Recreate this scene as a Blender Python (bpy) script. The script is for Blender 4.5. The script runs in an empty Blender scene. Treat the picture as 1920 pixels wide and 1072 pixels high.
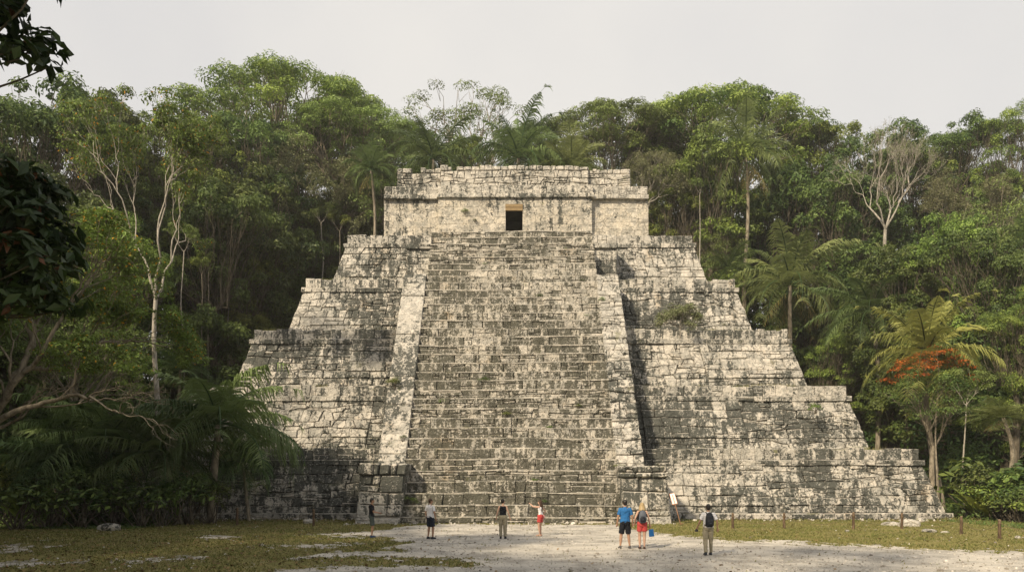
import bpy, bmesh, math, random
import numpy as np
from mathutils import Vector, Matrix
R = math.radians
rng = np.random.default_rng(11)
random.seed(11)
SC = bpy.context.scene
COL = SC.collection

# ------------------------------------------------------------ camera
CAM_H, HOR, FOC = 2.6, 895.0, 1400.0
cam = bpy.data.cameras.new('camera'); camo = bpy.data.objects.new('camera', cam); COL.objects.link(camo)
camo.location = (0, 0, CAM_H); camo.rotation_euler = (R(90), 0, 0)
cam.sensor_width = 36; cam.lens = FOC/1920*36; cam.shift_y = (HOR-536)/1920
cam.clip_start = .1; cam.clip_end = 2000
SC.camera = camo
# ------------------------------------------------------------ light
SUN = Vector((-.49, -.66, .56)).normalized()
EL = math.asin(SUN.z); AZ = math.atan2(SUN.x, SUN.y)
w = bpy.data.worlds.new('World'); SC.world = w; w.use_nodes = True
nt = w.node_tree; nt.nodes.clear()
wo = nt.nodes.new('ShaderNodeOutputWorld')
sky = nt.nodes.new('ShaderNodeTexSky'); sky.sky_type = 'NISHITA'; sky.sun_disc = False
sky.sun_elevation = EL; sky.sun_rotation = AZ; sky.dust_density = 4; sky.air_density = 1.2
b1 = nt.nodes.new('ShaderNodeBackground'); b1.inputs[1].default_value = .07
nt.links.new(sky.outputs[0], b1.inputs[0])
# thin bright overcast veil over the blue, a little uneven
tc = nt.nodes.new('ShaderNodeTexCoord'); nz = nt.nodes.new('ShaderNodeTexNoise'); nz.inputs['Scale'].default_value = 1.6
nz.inputs['Detail'].default_value = 4
nt.links.new(tc.outputs['Generated'], nz.inputs['Vector'])
cr = nt.nodes.new('ShaderNodeValToRGB'); cr.color_ramp.elements[0].position = .3; cr.color_ramp.elements[1].position = .7
cr.color_ramp.elements[0].color = (.555, .55, .565, 1); cr.color_ramp.elements[1].color = (.745, .715, .67, 1)
nt.links.new(nz.outputs[0], cr.inputs[0])
b2 = nt.nodes.new('ShaderNodeBackground'); b2.inputs[1].default_value = 1.04
nt.links.new(cr.outputs[0], b2.inputs[0])
mx = nt.nodes.new('ShaderNodeMixShader'); mx.inputs[0].default_value = .86
nt.links.new(b1.outputs[0], mx.inputs[1]); nt.links.new(b2.outputs[0], mx.inputs[2]); nt.links.new(mx.outputs[0], wo.inputs[0])
sl = bpy.data.lights.new('sun', 'SUN'); sl.energy = 5.0; sl.angle = R(3.0); sl.color = (1, .85, .63)
so = bpy.data.objects.new('sun', sl); COL.objects.link(so)
so.rotation_euler = SUN.to_track_quat('Z', 'Y').to_euler(); so.location = (-40, -20, 50)
SC.view_settings.view_transform = 'Standard'; SC.view_settings.look = 'None'
SC.view_settings.exposure = 0.32; SC.view_settings.gamma = 1
SC.cycles.max_bounces = 6; SC.cycles.diffuse_bounces = 3; SC.cycles.glossy_bounces = 2
SC.cycles.transmission_bounces = 3; SC.cycles.transparent_max_bounces = 4
SC.cycles.use_denoising = True

# ------------------------------------------------------------ helpers
def gpt(px, py):
    d = FOC*CAM_H/(py-HOR); return (px-960)/FOC*d, d
def xat(px, d): return (px-960)/FOC*d
def zat(py, d): return CAM_H+(HOR-py)/FOC*d
def sstep(a, b, x):
    t = np.clip((x-a)/(b-a), 0, 1); return t*t*(3-2*t)
def ground_z(x, y):
    x = np.asarray(x, float); y = np.asarray(y, float)
    d = np.maximum(np.maximum(np.abs(x)-31, y-82), 0)
    return 10*sstep(0, 40, d)*sstep(20, 62, y) + 16*sstep(100, 180, y) + .05*np.sin(x*.23+1)*np.sin(y*.31)*sstep(0, 3, d)
_ph = rng.uniform(0, 6.28, (24, 3)); _fr = rng.normal(0, 1, (24, 3))
def vnoise(p, s=1.0):   # smooth pseudo noise, about -1..1
    p = np.asarray(p, float)/s; v = np.zeros(p.shape[:-1])
    for k in range(12):
        v += np.sin(p@(_fr[k]*(1+.17*k)) + _ph[k, 0])
    return v/4.0
def mesh_np(name, V, F, mat=None, smooth=False, attrs=None):
    V = np.ascontiguousarray(V, np.float32); F = np.ascontiguousarray(F, np.int32)
    me = bpy.data.meshes.new(name); n, k = F.shape
    me.vertices.add(len(V)); me.vertices.foreach_set('co', V.ravel())
    me.loops.add(n*k); me.loops.foreach_set('vertex_index', F.ravel())
    me.polygons.add(n); me.polygons.foreach_set('loop_start', np.arange(n, dtype=np.int32)*k)
    me.polygons.foreach_set('use_smooth', np.full(n, smooth))
    if attrs:
        for a, d in attrs.items():
            at = me.attributes.new(a, 'FLOAT', 'POINT'); at.data.foreach_set('value', np.ascontiguousarray(d, np.float32))
    me.update(calc_edges=True)
    if mat: me.materials.append(mat)
    return me
def link(name, me, parent=None, loc=None):
    o = bpy.data.objects.new(name, me); COL.objects.link(o)
    if parent: o.parent = parent
    if loc is not None: o.location = loc
    return o
def tag(o, label=None, cat=None, group=None, kind=None):
    if label: o['label'] = label
    if cat: o['category'] = cat
    if group: o['group'] = group
    if kind: o['kind'] = kind
    return o
def thing(name, label, cat, loc=(0, 0, 0), rz=0, group=None):
    o = link(name, None, loc=loc); o.rotation_euler = (0, 0, rz); o.empty_display_size = .3
    return tag(o, label, cat, group)
class MB:   # collects geometry with mixed face sizes
    def __init__(s): s.v = []; s.f = []; s.m = []; s.mats = []
    def add(s, V, F, m=None):
        o = len(s.v); s.v += [tuple(map(float, p)) for p in V]; s.f += [tuple(int(i)+o for i in f) for f in F]
        if m is not None and m not in s.mats: s.mats.append(m)
        s.m += [s.mats.index(m) if m is not None else 0]*len(F); return s
    def box(s, c, d, rz=0, m=None, taper=1.0):
        V = []
        for z in (-.5, .5):
            for x, y in ((-.5, -.5), (.5, -.5), (.5, .5), (-.5, .5)):
                k = taper if z > 0 else 1
                X, Y = x*d[0]*k, y*d[1]*k
                V.append((c[0]+X*math.cos(rz)-Y*math.sin(rz), c[1]+X*math.sin(rz)+Y*math.cos(rz), c[2]+z*d[2]))
        return s.add(V, [(0, 3, 2, 1), (4, 5, 6, 7), (0, 1, 5, 4), (1, 2, 6, 5), (2, 3, 7, 6), (3, 0, 4, 7)], m)
    def tube(s, P, rad, n=6, m=None, cap=True, flat=1.0):
        V, F = tube_geo(np.array(P, float), np.array(rad, float) if np.ndim(rad) else np.full(len(P), rad), n, flat)
        F = [tuple(f) for f in F]
        if cap: F += [tuple(range(n))[::-1], tuple(range(len(V)-n, len(V)))]
        return s.add(V, F, m)
    def build(s, name, parent=None, mat=None, smooth=False, bevel=0):
        me = bpy.data.meshes.new(name); me.from_pydata(s.v, [], s.f)
        if mat: me.materials.append(mat)
        for m in s.mats: me.materials.append(m)
        if s.mats: me.polygons.foreach_set('material_index', s.m)
        me.polygons.foreach_set('use_smooth', [smooth]*len(me.polygons)); me.update()
        o = link(name, me, parent)
        if bevel:
            md = o.modifiers.new('b', 'BEVEL'); md.width = bevel; md.segments = 2
        return o
def tube_geo(P, rad, n=6, flat=1.0):
    T = np.gradient(P, axis=0); T /= np.linalg.norm(T, axis=1)[:, None]+1e-9
    ref = np.array([0, 0, 1.]) if abs(T[:, 2]).mean() < .8 else np.array([0, 1., 0])
    A = np.cross(T, ref); A /= np.linalg.norm(A, axis=1)[:, None]+1e-9
    B = np.cross(A, T)
    a = np.arange(n)*2*math.pi/n
    V = P[:, None]+rad[:, None, None]*(A[:, None]*np.cos(a)[None, :, None]+flat*B[:, None]*np.sin(a)[None, :, None])
    m = len(P); i, j = np.meshgrid(np.arange(m-1), np.arange(n), indexing='ij'); j2 = (j+1) % n
    F = np.stack([i*n+j, i*n+j2, (i+1)*n+j2, (i+1)*n+j], -1).reshape(-1, 4)
    return V.reshape(-1, 3), F
# ------------------------------------------------------------ materials
class NT:
    def __init__(s, name):
        s.m = bpy.data.materials.new(name); s.m.use_nodes = True; s.t = s.m.node_tree
        s.t.nodes.clear(); s.out = s.t.nodes.new('ShaderNodeOutputMaterial')
    def n(s, typ, **kw):
        nd = s.t.nodes.new('ShaderNode'+typ)
        for k, v in kw.items(): setattr(nd, k, v)
        return nd
    def put(s, sock, v):
        if isinstance(v, bpy.types.NodeSocket): s.t.links.new(v, sock)
        elif isinstance(v, (tuple, list)) and len(v) == 3 and sock.type == 'RGBA': sock.default_value = (*v, 1)
        else: sock.default_value = v
    def pos(s): return s.n('NewGeometry').outputs['Position']
    def attr(s, a): return s.n('Attribute', attribute_name=a).outputs['Fac']
    def scale(s, v, sc):
        nd = s.n('VectorMath', operation='MULTIPLY'); s.put(nd.inputs[0], v); nd.inputs[1].default_value = sc; return nd.outputs[0]
    def noise(s, sc, det=4, rough=.55, v=None, dist=0):
        nd = s.n('TexNoise'); s.put(nd.inputs['Vector'], v if v is not None else s.pos())
        nd.inputs['Scale'].default_value = sc; nd.inputs['Detail'].default_value = det
        nd.inputs['Roughness'].default_value = rough; nd.inputs['Distortion'].default_value = dist; return nd.outputs['Fac']
    def vor(s, sc, v=None, feature='F1'):
        nd = s.n('TexVoronoi', feature=feature); s.put(nd.inputs['Vector'], v if v is not None else s.pos())
        nd.inputs['Scale'].default_value = sc; return nd.outputs['Distance']
    def math(s, op, a, b=None, c=None):
        nd = s.n('Math', operation=op); s.put(nd.inputs[0], a)
        if b is not None: s.put(nd.inputs[1], b)
        if c is not None: s.put(nd.inputs[2], c)
        return nd.outputs[0]
    def step(s, x, a, b):
        nd = s.n('MapRange', interpolation_type='SMOOTHSTEP'); s.put(nd.inputs[0], x)
        nd.inputs[1].default_value = a; nd.inputs[2].default_value = b; return nd.outputs[0]
    def mix(s, f, a, b):
        nd = s.n('Mix', data_type='RGBA'); s.put(nd.inputs[0], f); s.put(nd.inputs[6], a); s.put(nd.inputs[7], b); return nd.outputs[2]
    def bump(s, h, st=.4, d=.02):
        nd = s.n('Bump'); s.put(nd.inputs['Height'], h); nd.inputs['Strength'].default_value = st
        nd.inputs['Distance'].default_value = d; return nd.outputs[0]
    def bsdf(s, col, rough=.9, normal=None, spec=.2):
        b = s.n('BsdfPrincipled'); s.put(b.inputs['Base Color'], col); s.put(b.inputs['Roughness'], rough)
        b.inputs['Specular IOR Level'].default_value = spec
        if normal is not None: s.put(b.inputs['Normal'], normal)
        return b.outputs[0]
    def done(s, sh): s.put(s.out.inputs[0], sh); return s.m
def simple(name, col, rough=.8, var=.15, sc=30, spec=.3, bump=0):
    t = NT(name); n = t.noise(sc, 3)
    c = t.mix(n, tuple(c*(1-var) for c in col), tuple(min(1, c*(1+var)) for c in col))
    return t.done(t.bsdf(c, rough, t.bump(n, bump, .01) if bump else None, spec))
def stone_mat(name, light=(.63, .58, .505), grey=(.44, .42, .375), dark=(.062, .066, .058), amt=0.02, crack=.5, bigk=.85):
    t = NT(name); P = t.pos()
    tone = t.attr('tone'); st = t.attr('stain'); edge = t.attr('edge')
    c = t.mix(tone, grey, light)
    n1 = t.noise(.9, 5, .6)
    c = t.mix(t.step(n1, .42, .62), c, t.mix(.5, c, (.68, .63, .55)))
    ochre = t.step(t.noise(.35, 5, .65), .58, .74)
    c = t.mix(t.math('MULTIPLY', ochre, .5), c, (.50, .36, .21))
    # irregular cracks and the faint outlines of worn joints
    wv = t.n('VectorMath', operation='ADD'); nn = t.n('TexNoise'); nn.inputs['Scale'].default_value = 2.2; t.put(nn.inputs['Vector'], P)
    sc_ = t.n('VectorMath', operation='SCALE'); t.put(sc_.inputs[0], nn.outputs['Color']); sc_.inputs['Scale'].default_value = .7
    t.put(wv.inputs[0], P); t.put(wv.inputs[1], sc_.outputs[0])
    ck = t.step(t.vor(1.7, v=wv.outputs[0], feature='DISTANCE_TO_EDGE'), .035, .0)
    ckm = t.math('MULTIPLY', ck, t.step(t.noise(.8, 3), .44, .56))
    # grey weathering film
    n2 = t.noise(1.7, 8, .72, dist=.3)
    c = t.mix(t.math('MULTIPLY', t.step(n2, .45, .57), .6), c, (.255, .25, .225))
    # black lichen: fine mottling, bigger blotches and runs down from the ledges
    fine = t.noise(6.5, 7, .75, dist=.4)
    mid = t.noise(1.5, 7, .72, v=P, dist=.4)
    run = t.noise(1.6, 6, .66, v=t.scale(P, (1.6, 1.6, .13)))
    big = t.noise(.17, 3, .5)
    h = t.math('ADD', t.math('MULTIPLY', fine, 1.05), t.math('MULTIPLY', mid, .70))
    h = t.math('ADD', h, t.math('MULTIPLY', run, .95))
    h = t.math('ADD', h, t.math('MULTIPLY', big, bigk))
    h = t.math('ADD', h, t.math('MULTIPLY', st, .30))
    h = t.math('SUBTRACT', h, t.math('MULTIPLY', edge, .34))  # paler top edges: wear, plus sun catching the edge, put into the colour
    h = t.math('ADD', h, t.math('MULTIPLY', t.math('SUBTRACT', .5, tone), .10))
    m = t.step(h, 1.75-(.85-bigk)*.5-amt, 1.83-(.85-bigk)*.5-amt)
    c = t.mix(t.math('MULTIPLY', m, .93), c, t.mix(t.noise(9, 5, .7), tuple(.4*v for v in dark), tuple(1.8*v for v in dark)))
    c = t.mix(t.math('MULTIPLY', ckm, crack), c, (.05, .048, .04))
    # pale crustose lichen spots over everything
    sp = t.math('MULTIPLY', t.step(t.vor(5.5, v=wv.outputs[0]), .34, .18), t.step(t.noise(2.1, 4), .50, .58))
    c = t.mix(t.math('MULTIPLY', sp, .6), c, (.56, .54, .49))
    sp2 = t.math('MULTIPLY', t.step(t.noise(15, 5, .75), .58, .66), .65)
    c = t.mix(t.math('MULTIPLY', sp2, t.math('SUBTRACT', 1.0, t.math('MULTIPLY', m, .6))), c, (.54, .51, .45))
    # moss on upward faces and in damp patches
    nz = t.n('SeparateXYZ'); t.put(nz.inputs[0], t.n('NewGeometry').outputs['Normal'])
    up = t.math('MULTIPLY', t.step(nz.outputs['Z'], .55, .9), t.step(t.noise(.8, 4, .6), .53, .64))
    c = t.mix(t.math('MULTIPLY', up, .6), c, (.17, .165, .06))
    ms = t.math('MULTIPLY', t.step(t.noise(.6, 7, .7), .63, .70), .5)
    c = t.mix(ms, c, (.13, .13, .045))
    pits = t.step(t.vor(11, v=wv.outputs[0]), .10, .24)
    hh = t.math('ADD', t.math('MULTIPLY', t.noise(5, 9, .72), 1.3), t.math('MULTIPLY', pits, .22))
    hh = t.math('SUBTRACT', hh, t.math('MULTIPLY', ckm, .5))
    return t.done(t.bsdf(c, .95, t.bump(hh, 1.0, .14), .1))
M_STONE = stone_mat('weathered_limestone')
M_STAIR = stone_mat('stair_limestone', light=(.55, .50, .42), grey=(.39, .365, .31), dark=(.08, .078, .06), amt=.07, bigk=.35, crack=.35)
M_PLASTER = stone_mat('pale_plaster', light=(.62, .555, .45), grey=(.53, .48, .40), amt=-.07, crack=.4)
M_TEMPLE = stone_mat('temple_limestone', light=(.64, .59, .51), grey=(.48, .455, .40), amt=-.03)
M_CORE = simple('mortar', (.15, .14, .11), .95, .4, 2, .1)
def soil_core():
    t = NT('ledge_soil'); n = t.noise(1.2, 5)
    return t.done(t.bsdf(t.mix(t.step(n, .4, .6), (.17, .16, .12), (.13, .14, .05)), .95))
# ============================================================ masonry
_T = np.array([(i, j, k) for i in range(4) for j in range(4) for k in range(4) if i in (0, 3) or j in (0, 3) or k in (3,)])
_Tidx = {tuple(t): n for n, t in enumerate(_T)}
_F = []
for a in range(3):
    for b in range(3):
        _F.append([_Tidx[(a, b, 3)], _Tidx[(a+1, b, 3)], _Tidx[(a+1, b+1, 3)], _Tidx[(a, b+1, 3)]])
        _F.append([_Tidx[(a, 0, b)], _Tidx[(a+1, 0, b)], _Tidx[(a+1, 0, b+1)], _Tidx[(a, 0, b+1)]])
        _F.append([_Tidx[(a, 3, b)], _Tidx[(a, 3, b+1)], _Tidx[(a+1, 3, b+1)], _Tidx[(a+1, 3, b)]])
        _F.append([_Tidx[(0, a, b)], _Tidx[(0, a, b+1)], _Tidx[(0, a+1, b+1)], _Tidx[(0, a+1, b)]])
        _F.append([_Tidx[(3, a, b)], _Tidx[(3, a+1, b)], _Tidx[(3, a+1, b+1)], _Tidx[(3, a, b+1)]])
_F = np.array(_F)
_side = (_T == 0).astype(int)-(_T == 3).astype(int)     # +1 low end, -1 high end
_out2 = ((_T == 0) | (_T == 3)); _out2[:, 2] = (_T[:, 2] == 3)
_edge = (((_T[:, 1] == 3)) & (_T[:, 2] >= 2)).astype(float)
STAINS = []   # (x, z, rx, rz, strength) on the south faces, world metres
def stain_at(V):
    s = np.zeros(len(V))
    for x, z, rx, rz, k in STAINS:
        q = ((V[:, 0]-x)/rx)**2+((V[:, 2]-z)/rz)**2
        s += k*np.exp(-q*q*.7)
    return np.clip(s, -1, 1)
class Stones:
    def __init__(s): s.c = []; s.rnd = []; s.bul = []; s.jit = []
    def hexa(s, C, rnd=.05, bulge=.02, jit=.012):
        s.c.append(np.asarray(C, float)); s.rnd.append(rnd); s.bul.append(bulge); s.jit.append(jit)
    def patch(s, BL, BR, TR, TL, out, quads, thick=.3, prot=(.0, .06), gap=.007, rnd=.03, bulge=.012, jit=.010):
        BL, BR, TR, TL = (np.asarray(p, float) for p in (BL, BR, TR, TL)); out = np.asarray(out, float)
        def P(q): return (BL*(1-q[0])*(1-q[1])+BR*q[0]*(1-q[1])+TR*q[0]*q[1]+TL*(1-q[0])*q[1])
        L = np.linalg.norm(BR-BL); H = np.linalg.norm(TL-BL)
        for q in quads:
            q = np.array(q, float); c = q.mean(0)
            g = gap*rng.uniform(.4, 1.8)
            w = abs(q[1, 0]-q[0, 0])*L; h = abs(q[3, 1]-q[0, 1])*H
            q = c+(q-c)*np.array([max(.5, 1-2*g/max(w, .05)), max(.5, 1-2*g/max(h, .05))])
            p = rng.uniform(*prot); tl = rng.normal(0, .008, 4)
            C = np.zeros((2, 2, 2, 3))
            for (i, j), n in (((0, 0), 0), ((1, 0), 1), ((1, 1), 2), ((0, 1), 3)):
                b = P(q[n]); C[i, j, 0] = b-out*thick; C[i, j, 1] = b+out*(p+tl[n])
            s.hexa(C, rnd, bulge, jit)
    def mesh(s, name, mat, ek=1.0, warp=(.035, .02)):
        C = np.array(s.c); N = len(C)
        L = np.stack([np.linalg.norm(C[:, 1, 0, 1]-C[:, 0, 0, 1], axis=1), np.linalg.norm(C[:, 0, 1, 1]-C[:, 0, 0, 1], axis=1),
                      np.linalg.norm(C[:, 0, 0, 1]-C[:, 0, 0, 0], axis=1)], 1)+1e-6
        e = np.minimum(np.array(s.rnd)[:, None]*rng.uniform(.6, 1.5, (N, 1))/L, .28)   # N,3
        lev = np.stack([np.zeros_like(e), e, 1-e, np.ones_like(e)], 2)      # N,3,4
        f = np.stack([lev[:, a, :][:, _T[:, a]] for a in range(3)], 2)       # N,V,3
        cnt = _out2.sum(1)
        pull = np.where(cnt == 2, .38, np.where(cnt == 3, .62, 0.))
        f += (_side*_out2)[None]*pull[None, :, None]*e[:, None, :]
        u, v, k = f[..., 0:1], f[..., 1:2], f[..., 2:3]
        c = C[:, None]
        V = ((c[:, :, 0, 0, 0]*(1-u)*(1-v)+c[:, :, 1, 0, 0]*u*(1-v)+c[:, :, 0, 1, 0]*(1-u)*v+c[:, :, 1, 1, 0]*u*v)*(1-k)
             + (c[:, :, 0, 0, 1]*(1-u)*(1-v)+c[:, :, 1, 0, 1]*u*(1-v)+c[:, :, 0, 1, 1]*(1-u)*v+c[:, :, 1, 1, 1]*u*v)*k)
        out = (C[:, 0, 0, 1]-C[:, 0, 0, 0]); out /= np.linalg.norm(out, axis=1)[:, None]
        inner = (_T[:, 2] == 3) & (_T[:, 0] % 3 != 0) & (_T[:, 1] % 3 != 0)
        V += out[:, None]*(np.array(s.bul)[:, None]*rng.uniform(.2, 1.6, (N, len(_T)))*inner[None])[..., None]
        V += rng.normal(0, 1, V.shape)*np.array(s.jit)[:, None, None]*(_T[:, 2] > 0)[None, :, None]
        F = (_F[None]+np.arange(N)[:, None, None]*len(_T)).reshape(-1, 4)
        V = V.reshape(-1, 3)
        V[:, 1] += warp[0]*vnoise(V*[1, .3, 1], 1.9); V[:, 2] += warp[1]*vnoise(V*[1, .3, .6]+7, 2.6)*np.clip(V[:, 2]/.5, 0, 1)
        tone = np.repeat(np.clip(rng.normal(.55, .3, N), 0, 1), len(_T))
        edge = np.tile(_edge, N)*ek; thin = np.repeat(L[:, 1] < .15, len(_T)); edge[thin] = ek*.9  # thin step lips paler all over, painting the sunlit nosing lines
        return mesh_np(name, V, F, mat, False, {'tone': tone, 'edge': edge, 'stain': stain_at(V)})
def courses(L, H, h=.45, w=.6, wave=.04, hv=.25, wv=.35, split=.12, big=.0, missing=0.0, slant=.03):
    """wavy courses of irregular stones as quads in 0..1 patch coordinates"""
    n = max(1, int(round(H/h))); ys = np.cumsum(np.r_[0, rng.uniform(1-hv, 1+hv, n)]); ys = ys/ys[-1]
    fr = rng.uniform(.4, 1.6, (n+1, 3)); ph = rng.uniform(0, 6.3, (n+1, 3)); am = wave/H
    def yb(i, s):
        if i == 0 or i == n: return ys[i]
        return ys[i]+am*sum(math.sin(fr[i, k]*s*L*(1+k)+ph[i, k])/(1+k) for k in range(3))
    Q = []
    for i in range(n):
        s = 0.0; prev = 0.0
        while s < 1-1e-6:
            e = s+w/L*rng.uniform(1-wv, 1+wv*1.6)*(1 if big == 0 or rng.random() > big else 1.8)
            if 1-e < w*.5/L: e = 1.0
            sl = 0 if e >= 1 else rng.normal(0, slant)/L
            a, b, c, d = (s+prev, yb(i, s)), (e+sl, yb(i, e)), (e-sl, yb(i+1, e)), (s-prev, yb(i+1, s))
            r = rng.random()
            if r < missing: pass
            elif r < missing+split:
                m = rng.uniform(.35, .65)
                d2 = (a[0]+(d[0]-a[0])*m, a[1]+(d[1]-a[1])*m); c2 = (b[0]+(c[0]-b[0])*m, b[1]+(c[1]-b[1])*m)
                Q.append((a, b, c2, d2))
                if rng.random() < .5: Q.append((d2, c2, c, d))
                else:
                    t = rng.uniform(.35, .65); e1 = tuple(np.array(d2)+(np.array(c2)-d2)*t); e2 = tuple(np.array(d)+(np.array(c)-d)*t)
                    Q.append((d2, e1, e2, d)); Q.append((e1, c2, c, e2))
            else: Q.append((a, b, c, d))
            s, prev = e, sl
    return Q
def rubble(L, H, s=.45):
    return courses(L, H, s*.85, s, wave=.10, hv=.35, wv=.55, split=.28, slant=.09)

CX = .65       # the terraces' axis; the stair's own axis is x = 0
TOPS = []
for py in (840, 722, 617, 522, 440):
    k = (HOR-py)/FOC; TOPS.append((CAM_H+k*44.5)/(1-k*.775))
HALF = [25.6, 22.5, 19.75, 16.95, 14.45]
pyr = thing('stepped_pyramid', 'huge weathered grey limestone stepped pyramid with central staircase and temple on top', 'pyramid', (0, 42.8, 0))
PO = np.array([0, 42.8, 0])
def child(name, me, parent):
    o = link(name, me, parent)
    o.matrix_parent_inverse = Matrix.Translation((0, -42.8, 0)) if parent == pyr else Matrix.Identity(4)
    return o
# hand placed darker and cleaner areas read from the weathering on the faces
def ST(px, py, rpx, rpy, k):
    kk = (HOR-py)/FOC; z = (CAM_H+kk*44)/(1-kk*.775); d = 44+.775*z
    STAINS.append(((px-960)/FOC*d, z, rpx/FOC*d, rpy/FOC*d, k))
for a in [(1215, 660, 26, 40, .3), (1275, 780, 75, 55, .4), (1400, 790, 90, 45, .35), (1560, 790, 60, 50, .45), (1230, 900, 50, 45, .45), (1370, 900, 55, 40, .35),
          (1290, 840, 90, 20, .35), (1215, 590, 40, 20, .25), (670, 570, 80, 40, .3), (760, 475, 40, 25, .1), (690, 480, 40, 30, .3), (480, 660, 45, 30, .2),
          (560, 890, 130, 60, .25), (610, 650, 60, 40, .2), (1250, 490, 60, 40, -.5), (1370, 580, 60, 40, -.4), (1290, 650, 40, 35, -.3), (1400, 660, 60, 35, -.35),
          (660, 790, 60, 30, -.4), (1400, 930, 60, 25, -.3), (1550, 930, 60, 25, -.25), (1000, 410, 200, 30, -.3), (850, 560, 60, 60, .05), (830, 475, 60, 30, .05),
          (900, 900, 150, 60, .15), (1660, 900, 60, 40, .25), (1640, 520, 60, 60, .3), (1400, 900, 280, 55, .08), (1380, 790, 230, 40, .08), (560, 900, 180, 60, .1), (620, 570, 90, 30, .1), (960, 920, 200, 60, .15), (960, 560, 200, 120, -.12), (1350, 500, 90, 40, -.3), (1000, 340, 250, 30, -.15), (1050, 520, 60, 60, -.1)]: ST(*a)

def frustum(V0, V1, mat, name, parent):
    m = MB(); m.add(V0+V1, [(0, 1, 5, 4), (1, 2, 6, 5), (2, 3, 7, 6), (3, 0, 4, 7), (4, 5, 6, 7), (0, 3, 2, 1)]); m_ = m
    me = bpy.data.meshes.new(name); me.from_pydata(m_.v, [], m_.f); me.materials.append(mat); return child(name, me, parent)
M_SOIL = soil_core()
BAT = .29
z0 = 0.0
for i in range(5):
    z1 = TOPS[i]; Hh = z1-z0; yt = 44.5+.775*z1; hw = HALF[i]
    yb = yt-BAT*(Hh-1.0); wb = hw+BAT*(Hh-1.0)
    back = 81-2.4*i
    zc = z1-1.12        # cornice bottom
    def Y(z): return yb+(z-z0)*BAT
    def W(z): return wb-(z-z0)*BAT
    core = frustum([(CX-wb+.6, yb+.6, z0-.3), (CX+wb-.6, yb+.6, z0-.3), (CX+wb-.6, back+1, z0-.3), (CX-wb+.6, back+1, z0-.3)],
                   [(CX-hw+.55, yt+.55, z1-.06), (CX+hw-.55, yt+.55, z1-.06), (CX+hw-.55, back, z1-.06), (CX-hw+.55, back, z1-.06)], M_SOIL, 'terrace', pyr)
    # wall facing, split into bays of different masonry
    S = Stones()
    zb = z0+(.38 if i == 0 else 0)
    segs = {0: [-1, -.62, -.25, 0, .34, .60, .82, 1], 1: [-1, -.7, -.45, -.2, .2, .36, .66, 1], 2: [-1, -.62, -.3, 0, .36, .66, 1], 3: [-1, -.6, -.3, .1, .4, .58, 1], 4: [-1, -.55, -.3, .35, .55, 1]}[i]
    for a, b in zip(segs[:-1], segs[1:]):
        A = lambda s, z, pr=0: (CX+s*W(z), Y(z), z)
        L = (b-a)*wb
        zm = z0+.75+.1*rng.random()
        st = rng.integers(0, 3)
        # recessed lower plinth of small rubble
        S.patch(A(a, zb), A(b, zb), A(b, zm), A(a, zm), (0, -1, 0), rubble(L, zm-zb, .42), thick=.5, prot=(-.06, .03), bulge=.03, jit=.016)
        n = np.array([0, -math.cos(math.atan(BAT)), math.sin(math.atan(BAT))])
        if st == 0: q = courses(L, zc-zm, .62, 1.0, .03, split=.15, big=.3); pr = (.11, .135)
        elif st == 1: q = rubble(L, zc-zm, .62); pr = (.0, .07)
        else: q = courses(L, zc-zm, .5, .72, .06, split=.25, big=.2); pr = (.03, .07)
        S.patch(A(a, zm), A(b, zm), A(b, zc), A(a, zc), n, q, thick=.45, prot=(pr[0]-.02, pr[1]+.03), gap=.013, rnd=.035, bulge=.02, jit=.018)
    # side faces
    for sg in (-1, 1):
        nn = (sg*.96, 0, .28)
        P1 = (CX+sg*wb, yb, zb); P2 = (CX+sg*(wb+.0), back+.8, zb); P3 = (CX+sg*W(zc), back, zc); P4 = (CX+sg*W(zc), Y(zc), zc)
        L = back-yb; q = courses(L, zc-zb, .6, .9, .04, split=.2)
        if sg < 0: S.patch(P2, P1, P4, P3, nn, [(a, b, c, d) for a, b, c, d in q], gap=.016)
        else: S.patch(P1, P2, P3, P4, nn, q, gap=.016)
    child('wall_facing', S.mesh('wall_facing', M_STONE), core).matrix_parent_inverse = Matrix.Identity(4)
    # moulding: one projecting course
    S = Stones(); zt = z1-.75
    for (za, zb_, pj, hh, ww) in ((zc, zt, .16, .37, .75), (zt, z1, .02, .75, .62)):
        y0 = Y(zc)-pj+(0 if pj > .1 else .12); x0 = W(zc)+pj-(0 if pj > .1 else .12)
        L = 2*x0
        q = courses(L, zb_-za, hh, ww, 0, split=.05 if pj > .1 else .12, missing=.004 if pj < .1 else 0, wv=.45)
        if pj < .1:   # uneven tops of the upper course
            q2 = []
            for a, b, c, d in q:
                if c[1] > .99:
                    t = 1+rng.uniform(-.14, .07)-(.3 if rng.random() < .02 else 0)+(.25 if rng.random() < .02 else 0); c = (c[0], t); d = (d[0], t+rng.normal(0, .02))
                q2.append((a, b, c, d))
            q = q2
        S.patch((CX-x0, y0, za), (CX+x0, y0, za), (CX+x0, y0, zb_), (CX-x0, y0, zb_), (0, -1, 0), q, thick=.75, prot=(-.02, .03), rnd=.03, gap=.007, bulge=.015)
        for sg in (-1, 1):
            q = courses(back-yb-.8, zb_-za, hh, ww*1.3, 0, split=.05)
            X = CX+sg*x0
            a, b = (X, y0+.5, za), (X, back, za)
            if sg < 0: a, b = b, a
            S.patch(a, b, (b[0], b[1], zb_), (a[0], a[1], zb_), (sg, 0, 0), q, thick=.5, prot=(-.03, .03))
    child('cornice', S.mesh('cornice', M_STONE), core)
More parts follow.
